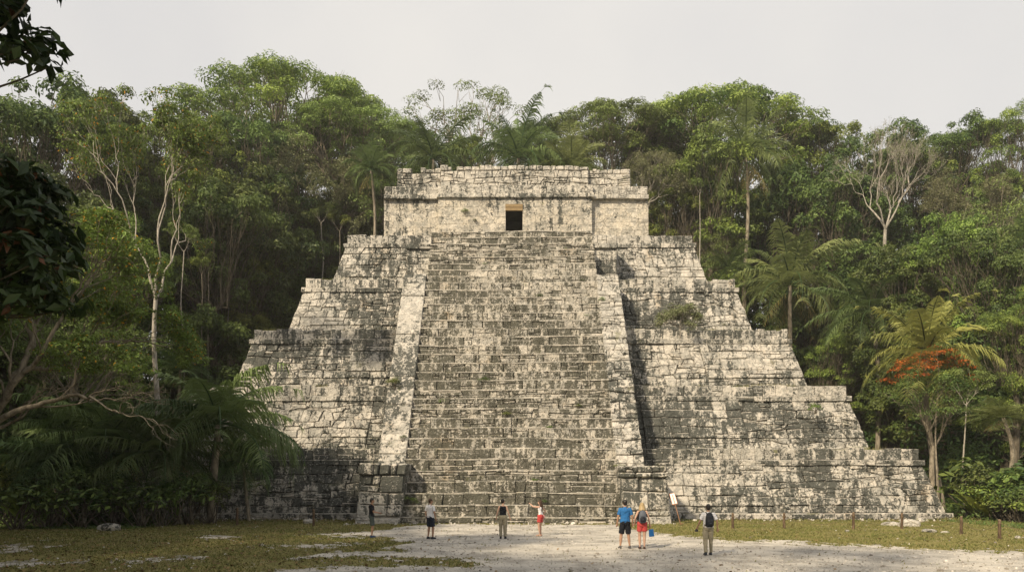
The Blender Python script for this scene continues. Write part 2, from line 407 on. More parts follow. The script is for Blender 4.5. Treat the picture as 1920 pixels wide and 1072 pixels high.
    if i == 0:   # low kerb at the foot
        S = Stones(); x0 = wb+.35
        q = courses(2*x0, .4, .4, 1.1, 0, split=.05, wv=.5)
        S.patch((CX-x0, yb-.3, -.04), (CX+x0, yb-.3, -.04), (CX+x0, yb-.3, .38), (CX-x0, yb-.3, .38), (0, -1, 0), q, thick=.5, prot=(-.05, .06), rnd=.05)
        child('footing', S.mesh('footing', M_STONE), core)
    for o in core.children: o.matrix_parent_inverse = Matrix.Identity(4)
    z0 = z1
# ------------------------------------------------------------ staircase
SY = [980, 968, 945.5, 922.7, 901.7, 881, 859.6, 840, 821, 801.7, 783, 765, 746, 730, 712.4, 696.5, 680, 664, 648.5, 632, 617, 602.5, 588, 573, 559.5, 546, 532, 520, 508, 496.7, 484, 471.5, 459.7, 448, 437]
steps = []
for py in SY:
    k = (HOR-py)/FOC; z = max(0, (CAM_H+k*42.8)/(1-k*.775)); steps.append((42.8+.775*z, z))
steps[0] = (42.8, 0)
SW = 6.42
m = MB()
prof = [(42.95, -.3)]
for a, b in zip(steps[:-1], steps[1:]):
    prof += [(a[0]+.25, a[1]-.14 if a[1] else -.3), (a[0]+.25, b[1]-.14)]
prof += [(63, steps[-1][1]-.14), (63, -.3)]
n = len(prof)
V = [(-SW, y, z) for y, z in prof]+[(SW, y, z) for y, z in prof]
F = [tuple(range(n))[::-1], tuple(range(n, 2*n))]+[(i, (i+1) % n, n+(i+1) % n, n+i) for i in range(n)]
me = bpy.data.meshes.new('staircase'); me.from_pydata(V, [], F); me.materials.append(M_SOIL)
stair = child('staircase', me, pyr)
for a, b in zip(steps[:-1], steps[1:]):
    S = Stones(); h = b[1]-a[1]; L = 2*SW
    u = rng.random()
    q = courses(L, h, .68 if u < .7 or h < .5 else .34, .85 if u < .7 else .6, .03, hv=.2, split=.30, big=.2, wv=.6, slant=.03)
    q2 = []
    for A, B, Cc, D in q:
        if Cc[1] > .99:
            t = 1+rng.uniform(-.045, .03)-(.25 if rng.random() < .015 else 0); Cc = (Cc[0], t); D = (D[0], t+rng.normal(0, .012))
        q2.append((A, B, Cc, D))
    S.patch((-SW, a[0], a[1]-.03), (SW, a[0], a[1]-.03), (SW, a[0], b[1]), (-SW, a[0], b[1]), (0, -1, 0), q2, thick=.62, prot=(-.06, .03), rnd=.035, gap=.009, bulge=.018, jit=.016)
    th = .095
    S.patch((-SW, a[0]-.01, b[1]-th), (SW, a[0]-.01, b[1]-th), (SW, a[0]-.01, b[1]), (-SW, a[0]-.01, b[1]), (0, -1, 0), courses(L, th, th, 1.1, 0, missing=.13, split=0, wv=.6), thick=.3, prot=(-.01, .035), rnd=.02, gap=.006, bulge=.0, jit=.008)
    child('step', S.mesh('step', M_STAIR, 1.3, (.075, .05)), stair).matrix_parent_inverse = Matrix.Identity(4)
# ------------------------------------------------------------ balustrades
def on_line(z, up=0): return 42.8+.775*z-up
for sg, style in ((-1, 'slab'), (1, 'rubble')):
    xa, xb = (6.30, 8.0) if sg > 0 else (6.42, 8.12)
    X0, X1 = (xa, xb) if sg > 0 else (-xb, -xa)
    zl, zh, off = 2.9, 17.9, .45
    yl, yh = on_line(zl)-off, on_line(zh)-off
    core = frustum([(X0+.1, yl+.16, zl-.2), (X1-.1, yl+.16, zl-.2), (X1-.1, 60, zl-.2), (X0+.1, 60, zl-.2)],
                   [(X0+.1, yh+.16, zh-.1), (X1-.1, yh+.16, zh-.1), (X1-.1, 60, zh-.1), (X0+.1, 60, zh-.1)], M_CORE, 'balustrade', pyr)
    S = Stones(); L = 1.7; H = math.hypot(zh-zl, yh-yl); nn = np.array([0, -(zh-zl), (yh-yl)])/H
    q = courses(L, H, 1.9, 2.2, 0, hv=.6, split=.12, slant=.02) if style == 'slab' else courses(L, H, .55, .62, .08, hv=.45, wv=.5, split=.3, slant=.07)
    S.patch((X0, yl, zl), (X1, yl, zl), (X1, yh, zh), (X0, yh, zh), nn, q, thick=.4, prot=(-.03, .05) if style == 'slab' else (-.04, .1), rnd=.04, gap=.006 if style == 'slab' else .016, bulge=.015)
    # flanks
    for X, nx in ((X0, -1), (X1, 1)):
        N = 24
        for k in range(N):
            za = zl+(zh-zl)*k/N; zb_ = zl+(zh-zl)*(k+1)/N; ya = on_line(za)-off+.1; yb_ = on_line(zb_)-off+.1
            P = [(X-nx*.06, ya, za), (X-nx*.06, ya+2.9, za), (X-nx*.06, yb_+2.9, zb_), (X-nx*.06, yb_, zb_)]
            if nx < 0: P = [P[1], P[0], P[3], P[2]]
            S.patch(P[0], P[1], P[2], P[3], (nx, 0, 0), courses(2.9, zb_-za, .6, .8, 0, split=.2), thick=.2, prot=(-.02, .04))
    child('coping', S.mesh('coping', stone_mat('clean_limestone', amt=-.06, crack=.3)), core).matrix_parent_inverse = Matrix.Identity(4)
    # upper pier either side of the top flight
    px0, px1 = (6.3, 8.25) if sg > 0 else (-8.25, -6.35)
    core = frustum([(px0+.1, 58.9, 17.2), (px1-.1, 58.9, 17.2), (px1-.1, 62.5, 17.2), (px0+.1, 62.5, 17.2)],
                   [(px0+.1, 59.3, 21.6), (px1-.1, 59.3, 21.6), (px1-.1, 62.5, 21.6), (px0+.1, 62.5, 21.6)], M_CORE, 'upper_pier', pyr)
    S = Stones()
    S.patch((px0, 58.6, 17.2), (px1, 58.6, 17.2), (px1, 58.95, 20.6), (px0, 58.95, 20.6), (0, -1, .1), courses(1.9, 3.9, .55, .7, .04, split=.2), thick=.35, prot=(0, .06))
    S.patch((px0-.08, 58.75, 20.62), (px1+.08, 58.75, 20.62), (px1+.08, 58.75, 20.98), (px0-.08, 58.75, 20.98), (0, -1, 0), courses(1.9, .35, .35, .7, 0), thick=.8, prot=(.04, .07))
    S.patch((px0, 58.9, 21.0), (px1, 58.9, 21.0), (px1, 58.9, 21.72), (px0, 58.9, 21.72), (0, -1, 0), courses(1.9, .7, .7, .6, 0), thick=.8, prot=(0, .05))
    for X, nx in ((px0, -1), (px1, 1)):
        a, b = ((X, 58.9, 17.2), (X, 62, 17.2))
        if nx < 0: a, b = b, a
        S.patch(a, b, (b[0], b[1]+.1, 21.7), (a[0], a[1]+.1, 21.7), (nx, 0, 0), courses(3, 5, .6, .8, .02), thick=.2, prot=(-.02, .04))
    child('pier_facing', S.mesh('pier_facing', M_STONE), core).matrix_parent_inverse = Matrix.Identity(4)
    # pedestal at the foot
    zt = 3.43 if sg < 0 else 3.3
    bx = (-8.9, -6.42, -8.65, -6.1) if sg < 0 else (6.35, 9.1, 6.25, 8.8)
    core = frustum([(bx[0]+.12, 42.75, -.3), (bx[1]-.12, 42.75, -.3), (bx[1]-.12, 47.5, -.3), (bx[0]+.12, 47.5, -.3)],
                   [(bx[2]+.12, 43.2, zt-.05), (bx[3]-.12, 43.2, zt-.05), (bx[3]-.12, 47.5, zt-.05), (bx[2]+.12, 47.5, zt-.05)], M_CORE, 'pedestal', pyr)
    S = Stones(); zk = zt-.7; t = zk/zt
    xl, xr = bx[0]+(bx[2]-bx[0])*t, bx[1]+(bx[3]-bx[1])*t
    S.patch((bx[0], 42.55, 0), (bx[1], 42.55, 0), (xr, 42.95, zk), (xl, 42.95, zk), (0, -1, .1), courses(2.5, zk, 1.0, 1.1, .07, hv=.3, wv=.5, split=.35, big=.3), thick=.4, prot=(-.02, .1), rnd=.07, bulge=.04)
    S.patch((bx[0], 42.35, -.1), (bx[1], 42.35, -.1), (bx[1], 42.4, .28), (bx[0], 42.4, .28), (0, -1, .1), courses(2.5, .35, .35, .9, .0, missing=.2), thick=.4, prot=(-.1, .15), rnd=.08, bulge=.04)
    S.patch((xl-.1, 42.85, zk+.01), (xr+.1, 42.85, zk+.01), (bx[3]+.1, 42.85, zt), (bx[2]-.1, 42.85, zt), (0, -1, 0), courses(2.7, .7, .7 if sg < 0 else .36, .55, .02, wv=.5, split=.1), thick=.9, prot=(-.04, .12), rnd=.09, bulge=.05)
    for side in (0, 1):
        nx = -1 if side == 0 else 1
        a, b = (bx[side], 42.65, 0), (bx[side], 47.2, 0); c, d = (bx[2+side], 47.2, zt), (bx[2+side], 43.0, zt)
        if nx < 0: a, b, c, d = b, a, d, c
        S.patch(a, b, c, d, (nx, 0, 0), courses(4.5, zt, .65, .9, .04, split=.25), thick=.3, prot=(-.02, .06))
    child('pedestal_facing', S.mesh('pedestal_facing', M_STONE), core).matrix_parent_inverse = Matrix.Identity(4)
# ------------------------------------------------------------ temple
ZT = TOPS[4]; TY = 63.7
tx = lambda px, d=TY: (px-960)/FOC*d
zA, zB, zC = zat(372, TY), zat(348, TY), zat(309, TY)
temple = child('temple', None, pyr)
DX0, DX1, DZ = tx(948), tx(980), zat(383, TY)
def tcore(name, x0, x1, y0, y1, za, zb):
    return frustum([(x0, y0, za), (x1, y0, za), (x1, y1, za), (x0, y1, za)], [(x0, y0, zb), (x1, y0, zb), (x1, y1, zb), (x0, y1, zb)], M_CORE, name, temple)
xl, xr = tx(721), tx(1215)
for nm, x0, x1, y0, y1, za, zb in (('wall_core', xl+.25, DX0-.02, TY+.6, 70, ZT-.1, zB), ('wall_core', DX1+.02, xr-.25, TY+.6, 70, ZT-.1, zB),
                                   ('wall_core', DX0-.02, DX1+.02, TY+.15, 70, DZ+.02, zB), ('room_back', DX0-.02, DX1+.02, 68, 70, ZT-.1, DZ+.02)):
    o = tcore(nm, x0, x1, y0, y1, za, zb); o.matrix_parent_inverse = Matrix.Identity(4)
cl, crr = tx(822), tx(1110)
S = Stones()
def face(x0, x1, za, zb, y, q, out=(0, -1, 0), dy=0.0, **k): S.patch((x0, y, za), (x1, y, za), (x1, y+dy, zb), (x0, y+dy, zb), out, q, **k)
pl = dict(thick=.3, prot=(-.004, .006), gap=.0012, rnd=.014, bulge=.004, jit=.004)
yw = TY+.35
face(xl-.12, cl, ZT-.05, zA, yw, courses(cl-xl, zA-ZT, .7, .9, .03, split=.15), dy=.15, **pl)
face(crr, xr+.12, ZT-.05, zA, yw, courses(xr-crr, zA-ZT, .65, .8, .03, split=.2), dy=.15, **pl)
S.patch((cl,TY+.1,ZT),(DX0,TY+.1,ZT),(DX0,TY+.1,zB),(cl,TY+.1,zB),(0,-1,0),[((0,0),(1,0),(1,1),(0,1))],thick=.6,prot=(-.06,-.05),gap=0,rnd=.01,bulge=0,jit=0)
S.patch((DX1,TY+.1,ZT),(crr,TY+.1,ZT),(crr,TY+.1,zB),(DX1,TY+.1,zB),(0,-1,0),[((0,0),(1,0),(1,1),(0,1))],thick=.6,prot=(-.06,-.05),gap=0,rnd=.01,bulge=0,jit=0)
face(cl, DX0, ZT-.05, zA, TY, courses(DX0-cl, zA-ZT, .7, 1.0, .03, split=.15), **pl)
face(DX1, crr, ZT-.05, zA, TY, courses(crr-DX1, zA-ZT, .7, 1.0, .03, split=.15), **pl)
face(DX0, DX1, DZ+.02, zA, TY, courses(DX1-DX0, zA-DZ, .5, .8, 0), **pl)
for X, nx in ((DX0, 1), (DX1, -1)):
    a, b = (X-nx*.3+nx*.25, TY+.02, ZT), (X-nx*.3+nx*.25, TY+2.5, ZT)
    if nx < 0: a, b = b, a
    S.patch(a, b, (b[0], b[1], DZ), (a[0], a[1], DZ), (nx, 0, 0), courses(2.5, 3, .6, .8, .02), thick=.2, prot=(0, .02))
for X, nx, y0 in ((xl-.05, -1, yw+.1), (xr+.05, 1, yw+.1), (cl, -1, TY+.05), (crr, 1, TY+.05)):
    L = 6 if abs(X) > 8 else .5
    a, b = (X, y0, ZT), (X, y0+L, ZT)
    if nx < 0: a, b = b, a
    S.patch(a, b, (b[0], b[1], zA), (a[0], a[1], zA), (nx, 0, 0), courses(L, zA-ZT, .6, .8, .02), thick=.25, prot=(-.01, .02))
child('temple_wall', S.mesh('temple_wall', M_PLASTER), temple).matrix_parent_inverse = Matrix.Identity(4)
S = Stones()
for x0, x1, y in ((xl, cl, TY+.2), (cl-.05, crr+.05, TY-.15), (crr, xr, TY+.2)):
    L = x1-x0; zm = zA+.38
    face(x0-.1, x1+.1, zA, zm, y-.08, courses(L, .38, .38, .8, 0), thick=.7, prot=(-.01, .03), rnd=.03, gap=.007)
    face(x0, x1, zm+.01, zB, y+.04, courses(L, zB-zm, zB-zm, .62, 0, split=.25), thick=.7, prot=(-.02, .05), rnd=.03, gap=.007)
for X, nx in ((xl, -1), (xr, 1)):
    a, b = (X, TY+.3, zA), (X, TY+6, zA)
    if nx < 0: a, b = b, a
    S.patch(a, b, (b[0], b[1], zB), (a[0], a[1], zB), (nx, 0, 0), courses(5.5, zB-zA, .4, .7, 0), thick=.4, prot=(0, .06))
child('temple_cornice', S.mesh('temple_cornice', M_TEMPLE), temple).matrix_parent_inverse = Matrix.Identity(4)
S = Stones()
for a0, a1, top, y in ((743, 825, 309, TY+.7), (825, 1105, 307, TY+.35), (1105, 1184, 311, TY+.7)):
    x0, x1, zt = tx(a0), tx(a1), zat(top, TY); L = x1-x0
    q = rubble(L, zt-zB-.45, .52)
    face(x0, x1, zB-.05, zt-.45, y, q, thick=.5, prot=(-.03, .04), gap=.012, rnd=.05, bulge=.03, jit=.014)
    q2 = []
    for A, B, Cc, D in courses(L, .45, .45, .5, 0, wv=.4, missing=.03):
        t = 1+rng.uniform(-.25, .12); q2.append((A, B, (Cc[0], t), (D[0], t+rng.normal(0, .06))))
    face(x0, x1, zt-.44, zt, y, q2, thick=.6, prot=(-.04, .06), gap=.012, rnd=.07, bulge=.03)
X = tx(743)
for X, nx in ((tx(743), -1), (tx(1184), 1)):
    a, b = (X, TY+.8, zB), (X, TY+5.5, zB)
    if nx < 0: a, b = b, a
    S.patch(a, b, (b[0], b[1], zC-.05), (a[0], a[1], zC-.05), (nx, 0, 0), rubble(4.7, zC-zB, .5), thick=.5, prot=(-.05, .08))
child('roof_frieze', S.mesh('roof_frieze', M_TEMPLE), temple).matrix_parent_inverse = Matrix.Identity(4)
o = tcore('roof_core', tx(746), tx(1181), TY+.95, 69.3, zB-.05, zC-.35); o.matrix_parent_inverse = Matrix.Identity(4)
m = MB(); m.box(((DX0+DX1)/2, TY+.02, DZ-.14), (DX1-DX0+.02, .2, .27)); m.box(((DX0+DX1)/2, TY+.05, DZ-.42), (DX1-DX0+.02, .2, .26))
WOOD = simple('weathered_wood', (.24, .17, .09), .8, .35, 6, .2, .3)
o = m.build('door_lintel', temple, WOOD, bevel=.02); o.matrix_parent_inverse = Matrix.Identity(4)
for o in pyr.children_recursive:
    o.matrix_parent_inverse = Matrix.Translation((0, -42.8, 0)) if o.parent == pyr else Matrix.Identity(4)
# ============================================================ ground
def pmask(x, y, pts, soft=0.0):   # inside test for a ground polygon authored from photo points
    P = [gpt(*p) for p in pts]; ins = np.zeros(np.shape(x), bool); n = len(P)
    for i in range(n):
        (x1, y1), (x2, y2) = P[i], P[(i+1) % n]
        c = ((y1 > y) != (y2 > y)) & (x < (x2-x1)*(y-y1)/(y2-y1+1e-12)+x1); ins ^= c
    return ins
G_MAIN = [(690, 996), (760, 985), (860, 981), (960, 982), (1150, 983), (1175, 990), (1230, 1000), (1330, 1010), (1450, 1014), (1560, 1019), (1700, 1026), (1920, 1033), (2600, 1050),
          (2600, 1400), (-400, 1400), (200, 1100), (560, 1064), (700, 1060), (860, 1062), (930, 1056), (830, 1046), (700, 1044), (640, 1040), (700, 1033), (800, 1031), (750, 1022), (790, 1014), (740, 1007), (640, 1005), (560, 1001), (620, 999)]
G_X = [[(480, 1021), (600, 1019), (680, 1020), (640, 1024), (520, 1025)], [(0, 1022), (50, 1018), (60, 1030), (0, 1036)], [(0, 1052), (100, 1050), (130, 1055), (0, 1060)],
       [(600, 1036), (700, 1034), (680, 1041), (560, 1045)], [(240, 1046), (340, 1045), (360, 1049), (230, 1051)], [(1500, 1022), (1640, 1023), (1640, 1025), (1480, 1025)]]
def gravel_mask(x, y):
    n1 = vnoise(np.stack([x, y*.6, 0*x], -1), .9); n2 = vnoise(np.stack([y, x, 0*x+3], -1), .28); n3 = vnoise(np.stack([x, y, 0*x+9], -1), .11)
    X = x+.45*n1+.2*n2+.15*n3; Y = y+.6*n2+.45*n3+.4*n1*np.clip(y/30, .4, 1.4)
    m = pmask(X, Y, G_MAIN)
    for g in G_X: m |= pmask(X, Y, g)
    spots = vnoise(np.stack([x, y*.5, 0*x+7], -1), 1.3)+.5*vnoise(np.stack([x, y, 0*x], -1), .35)
    m |= (spots > 1.9) & (y < 43) & (x < 10)
    m &= ~((spots < -2.25) & (y < 39))
    return m
gx = np.r_[-400, -200, -120, np.arange(-80, 81, 1.6), 120, 200, 400]; gy = np.r_[-60, -20, np.arange(0, 130, 1.6), 160, 220, 400, 900]
X, Y = np.meshgrid(gx, gy, indexing='ij'); V = np.stack([X, Y, ground_z(X, Y)-.012], -1).reshape(-1, 3)
i, j = np.meshgrid(np.arange(len(gx)-1), np.arange(len(gy)-1), indexing='ij'); ny = len(gy)
F = np.stack([i*ny+j, (i+1)*ny+j, (i+1)*ny+j+1, i*ny+j+1], -1).reshape(-1, 4)
t = NT('lawn'); n1 = t.noise(.5, 5, .6); n2 = t.noise(7, 5, .7); n3 = t.noise(1.4, 4, .65)
c = t.mix(t.step(n1, .35, .65), (.20, .17, .055), (.13, .135, .04))
c = t.mix(t.step(n2, .42, .68), c, (.30, .25, .11)); c = t.mix(t.math('MULTIPLY', t.step(n3, .58, .68), .6), c, (.30, .25, .17))
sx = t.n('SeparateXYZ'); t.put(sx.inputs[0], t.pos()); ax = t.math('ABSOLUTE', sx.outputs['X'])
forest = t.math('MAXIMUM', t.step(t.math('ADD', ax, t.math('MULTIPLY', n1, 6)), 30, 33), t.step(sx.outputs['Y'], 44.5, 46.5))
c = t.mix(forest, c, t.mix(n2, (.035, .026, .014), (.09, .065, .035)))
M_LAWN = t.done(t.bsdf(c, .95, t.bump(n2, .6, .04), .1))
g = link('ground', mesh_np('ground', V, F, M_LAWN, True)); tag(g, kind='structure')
dx, dy = .07, .12
gx = np.arange(-24, 34, dx); gy = np.arange(9, 44.5, dy)
X, Y = np.meshgrid(gx, gy, indexing='ij'); keep = gravel_mask(X[:-1, :-1]+dx/2, Y[:-1, :-1]+dy/2)
ny = len(gy); V = np.stack([X, Y, ground_z(X, Y)-.006], -1).reshape(-1, 3)
i, j = np.nonzero(keep); F = np.stack([i*ny+j, (i+1)*ny+j, (i+1)*ny+j+1, i*ny+j+1], -1)
used, inv = np.unique(F, return_inverse=True); V = V[used]; F = inv.reshape(-1, 4)
V[:, :2] += rng.normal(0, .018, (len(V), 2))
t = NT('limestone_gravel'); n1 = t.noise(.7, 5, .6); n2 = t.noise(22, 4, .7); n3 = t.noise(2.2, 6, .7); vv = t.vor(26)
c = t.mix(t.step(n1, .36, .62), (.28, .26, .225), (.55, .51, .44)); c = t.mix(t.step(n2, .48, .66), c, (.58, .54, .48))
c = t.mix(t.math('MULTIPLY', t.step(vv, .22, .08), .35), c, (.17, .15, .12)); c = t.mix(t.math('MULTIPLY', t.step(n3, .56, .68), .55), c, (.27, .24, .18))
st = t.noise(1.0, 5, .6, v=t.scale(t.pos(), (.25, 1.6, 1))); c = t.mix(t.math('MULTIPLY', t.step(st, .56, .7), .45), c, (.62, .56, .47))
M_GRAV = t.done(t.bsdf(c, .95, t.bump(t.math('ADD', n2, t.math('MULTIPLY', n3, 1.5)), .8, .03), .15))
g = link('gravel_path', mesh_np('gravel_path', V, F, M_GRAV, True)); tag(g, kind='structure')
# pebbles on the gravel and on the grass: stuff
ico = bmesh.new(); bmesh.ops.create_icosphere(ico, subdivisions=1, radius=1); IV = np.array([v.co[:] for v in ico.verts]); IF = np.array([[v.index for v in f.verts] for f in ico.faces]); ico.free()
def pebbles(name, n, size, region, mat, cond=None):
    y = rng.uniform(0, 1, n*4)**1.4*(region[3]-region[2])+region[2]; x = rng.uniform(-1, 1, n*4)*(.72*y+1)
    k = (x > region[0]) & (x < region[1]) & (x > -24)
    x, y = x[k], y[k]; gm = gravel_mask(x, y); k = gm if cond else ~gm
    x, y = x[k][:n], y[k][:n]; n = len(x)
    s = size*np.exp(rng.normal(0, .55, n))
    sc = s[:, None, None]*rng.uniform(.6, 1.3, (n, 1, 3))*np.array([1, 1, .6])
    a = rng.uniform(0, 6.28, n); ca, sa = np.cos(a)[:, None], np.sin(a)[:, None]
    P = IV[None]*rng.uniform(.8, 1.15, (n, len(IV), 1))*sc
    Q = np.stack([P[..., 0]*ca-P[..., 1]*sa, P[..., 0]*sa+P[..., 1]*ca, P[..., 2]], -1)
    Q += np.stack([x, y, ground_z(x, y)+s*.15], -1)[:, None]
    F = (IF[None]+np.arange(n)[:, None, None]*len(IV)).reshape(-1, 3)
    o = link(name, mesh_np(name, Q.reshape(-1, 3), F, mat, False, {'tone': np.repeat(rng.random(n), len(IV))}))
    return tag(o, kind='stuff')
t = NT('pebble'); c = t.mix(t.attr('tone'), (.16, .14, .115), (.62, .58, .52)); M_PEB = t.done(t.bsdf(c, .9))
tag(pebbles('gravel', 9000, .016, (-24, 33, 19, 44), M_PEB, True), 'small loose stones scattered over the pale gravel clearing', 'gravel')
tag(pebbles('grass_litter', 700, .022, (-23, 33, 19, 45), M_PEB, False), 'small pale stone chips scattered over the lawn', 'stone chips')
# fallen leaves: one scattered litter
n = 5200; y = 20+rng.random(n)**1.2*26; x = -rng.random(n)**.8*(.72*y)+np.where(rng.random(n) < .25, 1, 0)*rng.uniform(0, 1.5, n)*y*.7
k = ~gravel_mask(x, y) | (rng.random(n) < .12); k &= (np.abs(x-CX) > 9.2) | (y < 42.2); k &= (np.abs(x-CX) > 27) | (y < 46); x, y = x[k], y[k]; n = len(x)
a = rng.uniform(0, 6.28, n); L_ = rng.uniform(.03, .09, n); u = np.stack([np.cos(a), np.sin(a), rng.normal(0, .25, n)], -1)*L_[:, None]; v = np.stack([-np.sin(a), np.cos(a), rng.normal(0, .35, n)], -1)*L_[:, None]*.5
C0 = np.stack([x, y, ground_z(x, y)+.03], -1); Vl = np.stack([C0-u, C0+v, C0+u, C0-v], 1).reshape(-1, 3)
t = NT('fallen_leaf'); M_LIT = t.done(t.bsdf(t.mix(t.attr('tone'), (.05, .03, .015), (.26, .17, .07)), .8))
tag(link('leaf_litter', mesh_np('leaf_litter', Vl, np.arange(4*n).reshape(-1, 4), M_LIT, False, {'tone': np.repeat(rng.random(n), 4)})), 'dry brown fallen leaves scattered over the lawn and clearing', 'leaf litter', kind='stuff')
# short grass
n = 150000
y = 19.5+rng.uniform(0, 1, n)**.8*27; x = rng.uniform(-1, 1, n)*(.70*y+.8)
k = (np.abs(x-CX) > 9.2) | (y < 42.3); k &= (np.abs(x-CX) > 27) | (y < 46.1); x, y = x[k], y[k]
gm = gravel_mask(x, y); near = gravel_mask(x+.15, y+.1) | gravel_mask(x-.15, y-.1)
dens = vnoise(np.stack([x, y, 0*x], -1), 1.6)
k = (~gm & (dens > -1.0+rng.normal(0, .7, len(x)))) | (gm & (rng.random(len(x)) < .012)); x, y = x[k], y[k]; n = len(x)
h = rng.uniform(.025, .085, n)*(1+1.2*np.clip((y-44.6)/1.5, 0, 1)*rng.random(n))*(1+.6*(np.abs(x) > 26)); wd = h*.35; a = rng.uniform(0, 6.28, n); z = ground_z(x, y)-.01
lean = rng.normal(0, .6, (n, 2))*h[:, None]
B = np.stack([x, y, z], -1); D = np.stack([np.cos(a), np.sin(a), 0*a], -1)*wd[:, None]
Vg = np.stack([B-D, B+D, B+np.concatenate([lean, h[:, None]], 1)], 1).reshape(-1, 3)
t = NT('grass_blade'); c = t.mix(t.attr('tone'), (.065, .095, .022), (.28, .275, .105)); c = t.mix(t.step(t.noise(.5, 4), .4, .62), c, t.mix(t.attr('tone'), (.11, .11, .03), (.38, .33, .16)))
d1 = t.n('BsdfDiffuse'); t.put(d1.inputs[0], c); d2 = t.n('BsdfTranslucent'); t.put(d2.inputs[0], c); ms = t.n('MixShader'); ms.inputs[0].default_value = .3
t.put(ms.inputs[1], d1.outputs[0]); t.put(ms.inputs[2], d2.outputs[0]); M_BLADE = t.done(ms.outputs[0])
tg = link('grass', mesh_np('grass', Vg, np.arange(3*n).reshape(-1, 3), M_BLADE, False, {'tone': np.repeat(rng.beta(2, 2.4, n), 3)}))
tag(tg, 'short sunburnt grass growing over the lawns around the clearing', 'grass', kind='stuff')

# broken stone lying along the foot of the walls
n = 420; q = rng.random(n); x = np.where(q < .3, rng.uniform(-9.4, 9.4, n), CX+rng.choice([-1, 1], n)*rng.uniform(8.5, 27, n)); y = np.where(np.abs(x) < 9.3, 42.2-rng.random(n)**2*1.0, 46.1-rng.random(n)**2*1.3)
sz = .045*np.exp(rng.normal(0, .55, n)); a = rng.uniform(0, 6.28, n); ca, sa = np.cos(a)[:, None], np.sin(a)[:, None]
Pp = IV[None]*rng.uniform(.75, 1.2, (n, len(IV), 1))*(sz[:, None, None]*rng.uniform(.6, 1.4, (n, 1, 3)))
Q = np.stack([Pp[..., 0]*ca-Pp[..., 1]*sa, Pp[..., 0]*sa+Pp[..., 1]*ca, Pp[..., 2]], -1)+np.stack([x, y, sz*.3], -1)[:, None]
tag(link('rubble', mesh_np('rubble', Q.reshape(-1, 3), (IF[None]+np.arange(n)[:, None, None]*len(IV)).reshape(-1, 3), M_PEB, False, {'tone': np.repeat(rng.beta(2, 2, n), len(IV))})), 'small broken stones lying along the foot of the pyramid walls', 'rubble', kind='stuff')
# ============================================================ vegetation
def leaf_mat(name, lo, hi, trans=.30, odd=None, hue=.04):
    t = NT(name); v = t.attr('var'); c = t.mix(v, lo, hi)
    if odd: c = t.mix(t.step(v, odd[0], odd[0]+.01), c, odd[1])
    oi = t.n('ObjectInfo').outputs['Random']
    hs = t.n('HueSaturation'); t.put(hs.inputs['Color'], c)
    t.put(hs.inputs['Hue'], t.math('ADD', .5-hue*.35, t.math('MULTIPLY', oi, hue)))
    t.put(hs.inputs['Value'], t.math('ADD', .85, t.math('MULTIPLY', oi, .5)))
    c = hs.outputs[0]
    b = t.bsdf(c, .5, spec=.35); tr = t.n('BsdfTranslucent'); t.put(tr.inputs[0], c)
    m = t.n('MixShader'); m.inputs[0].default_value = trans; t.put(m.inputs[1], b); t.put(m.inputs[2], tr.outputs[0])
    return t.done(m.outputs[0])
def bark_mat(name, a, b, sc=6):
    t = NT(name); n = t.noise(sc, 5, .65, v=t.scale(t.n('TexCoord').outputs['Object'], (1, 1, .3)))
    return t.done(t.bsdf(t.mix(t.step(n, .35, .65), a, b), .9, t.bump(n, .5, .03), .15))
LM = {'dark': leaf_mat('leaf_dark', (0.039, 0.068, 0.019), (0.154, 0.194, 0.045)), 'mid': leaf_mat('leaf_mid', (0.064, 0.103, 0.023), (0.313, 0.354, 0.075)),
      'olive': leaf_mat('leaf_olive', (.085, .11, .028), (0.257, 0.330, 0.088), hue=.02), 'lime': leaf_mat('leaf_lime', (0.077, 0.138, 0.029), (0.281, 0.388, 0.079)),
      'yellow': leaf_mat('leaf_yellow', (.09, .12, .025), (.21, .30, .06), odd=(.97, (.55, .27, .02))), 'dry': leaf_mat('leaf_dry', (.11, .12, .05), (.26, .27, .13)),
      'palm': leaf_mat('leaf_palm', (.05, .085, .028), (.20, .27, .09), .3), 'palmlime': leaf_mat('leaf_palm_lime', (.075, .10, .03), (.29, .32, .115), .35),
      'straw': leaf_mat('leaf_straw', (.25, .15, .05), (.45, .33, .15), .3), 'red': leaf_mat('flower_red', (.30, .025, .012), (.52, .10, .03), .3),
      'near': leaf_mat('leaf_near', (.012, .03, .010), (.05, .085, .022), .25, odd=(.975, (.13, .06, .02)))}
BARK = {'dark': bark_mat('bark_dark', (.06, .05, .035), (.14, .12, .09)), 'pale': bark_mat('bark_pale', (.19, .17, .14), (.40, .365, .31)),
        'mid': bark_mat('bark_mid', (.13, .11, .08), (.29, .25, .19))}
def rvec(n): v = rng.normal(0, 1, (n, 3)); return v/np.linalg.norm(v, axis=1)[:, None]
def leaves(P, N, size, aspect=.45, fold=.25):
    """P centres, N normals -> 2 quads per leaf (pointed, folded along the rib)"""
    n = len(P); T = rvec(n); T -= N*(T*N).sum(1)[:, None]; T /= np.linalg.norm(T, axis=1)[:, None]+1e-9
    T[:, 2] -= .25; B = np.cross(N, T); B /= np.linalg.norm(B, axis=1)[:, None]+1e-9
    L = (size*rng.uniform(.6, 1.35, n))[:, None]; W = L*aspect
    a = P-T*L*.5; b = P+T*L*.5; l = P-B*W*.5+N*W*fold; r = P+B*W*.5+N*W*fold
    V = np.stack([a, r, b, l], 1).reshape(-1, 3)
    return V, np.arange(4*n).reshape(-1, 4)
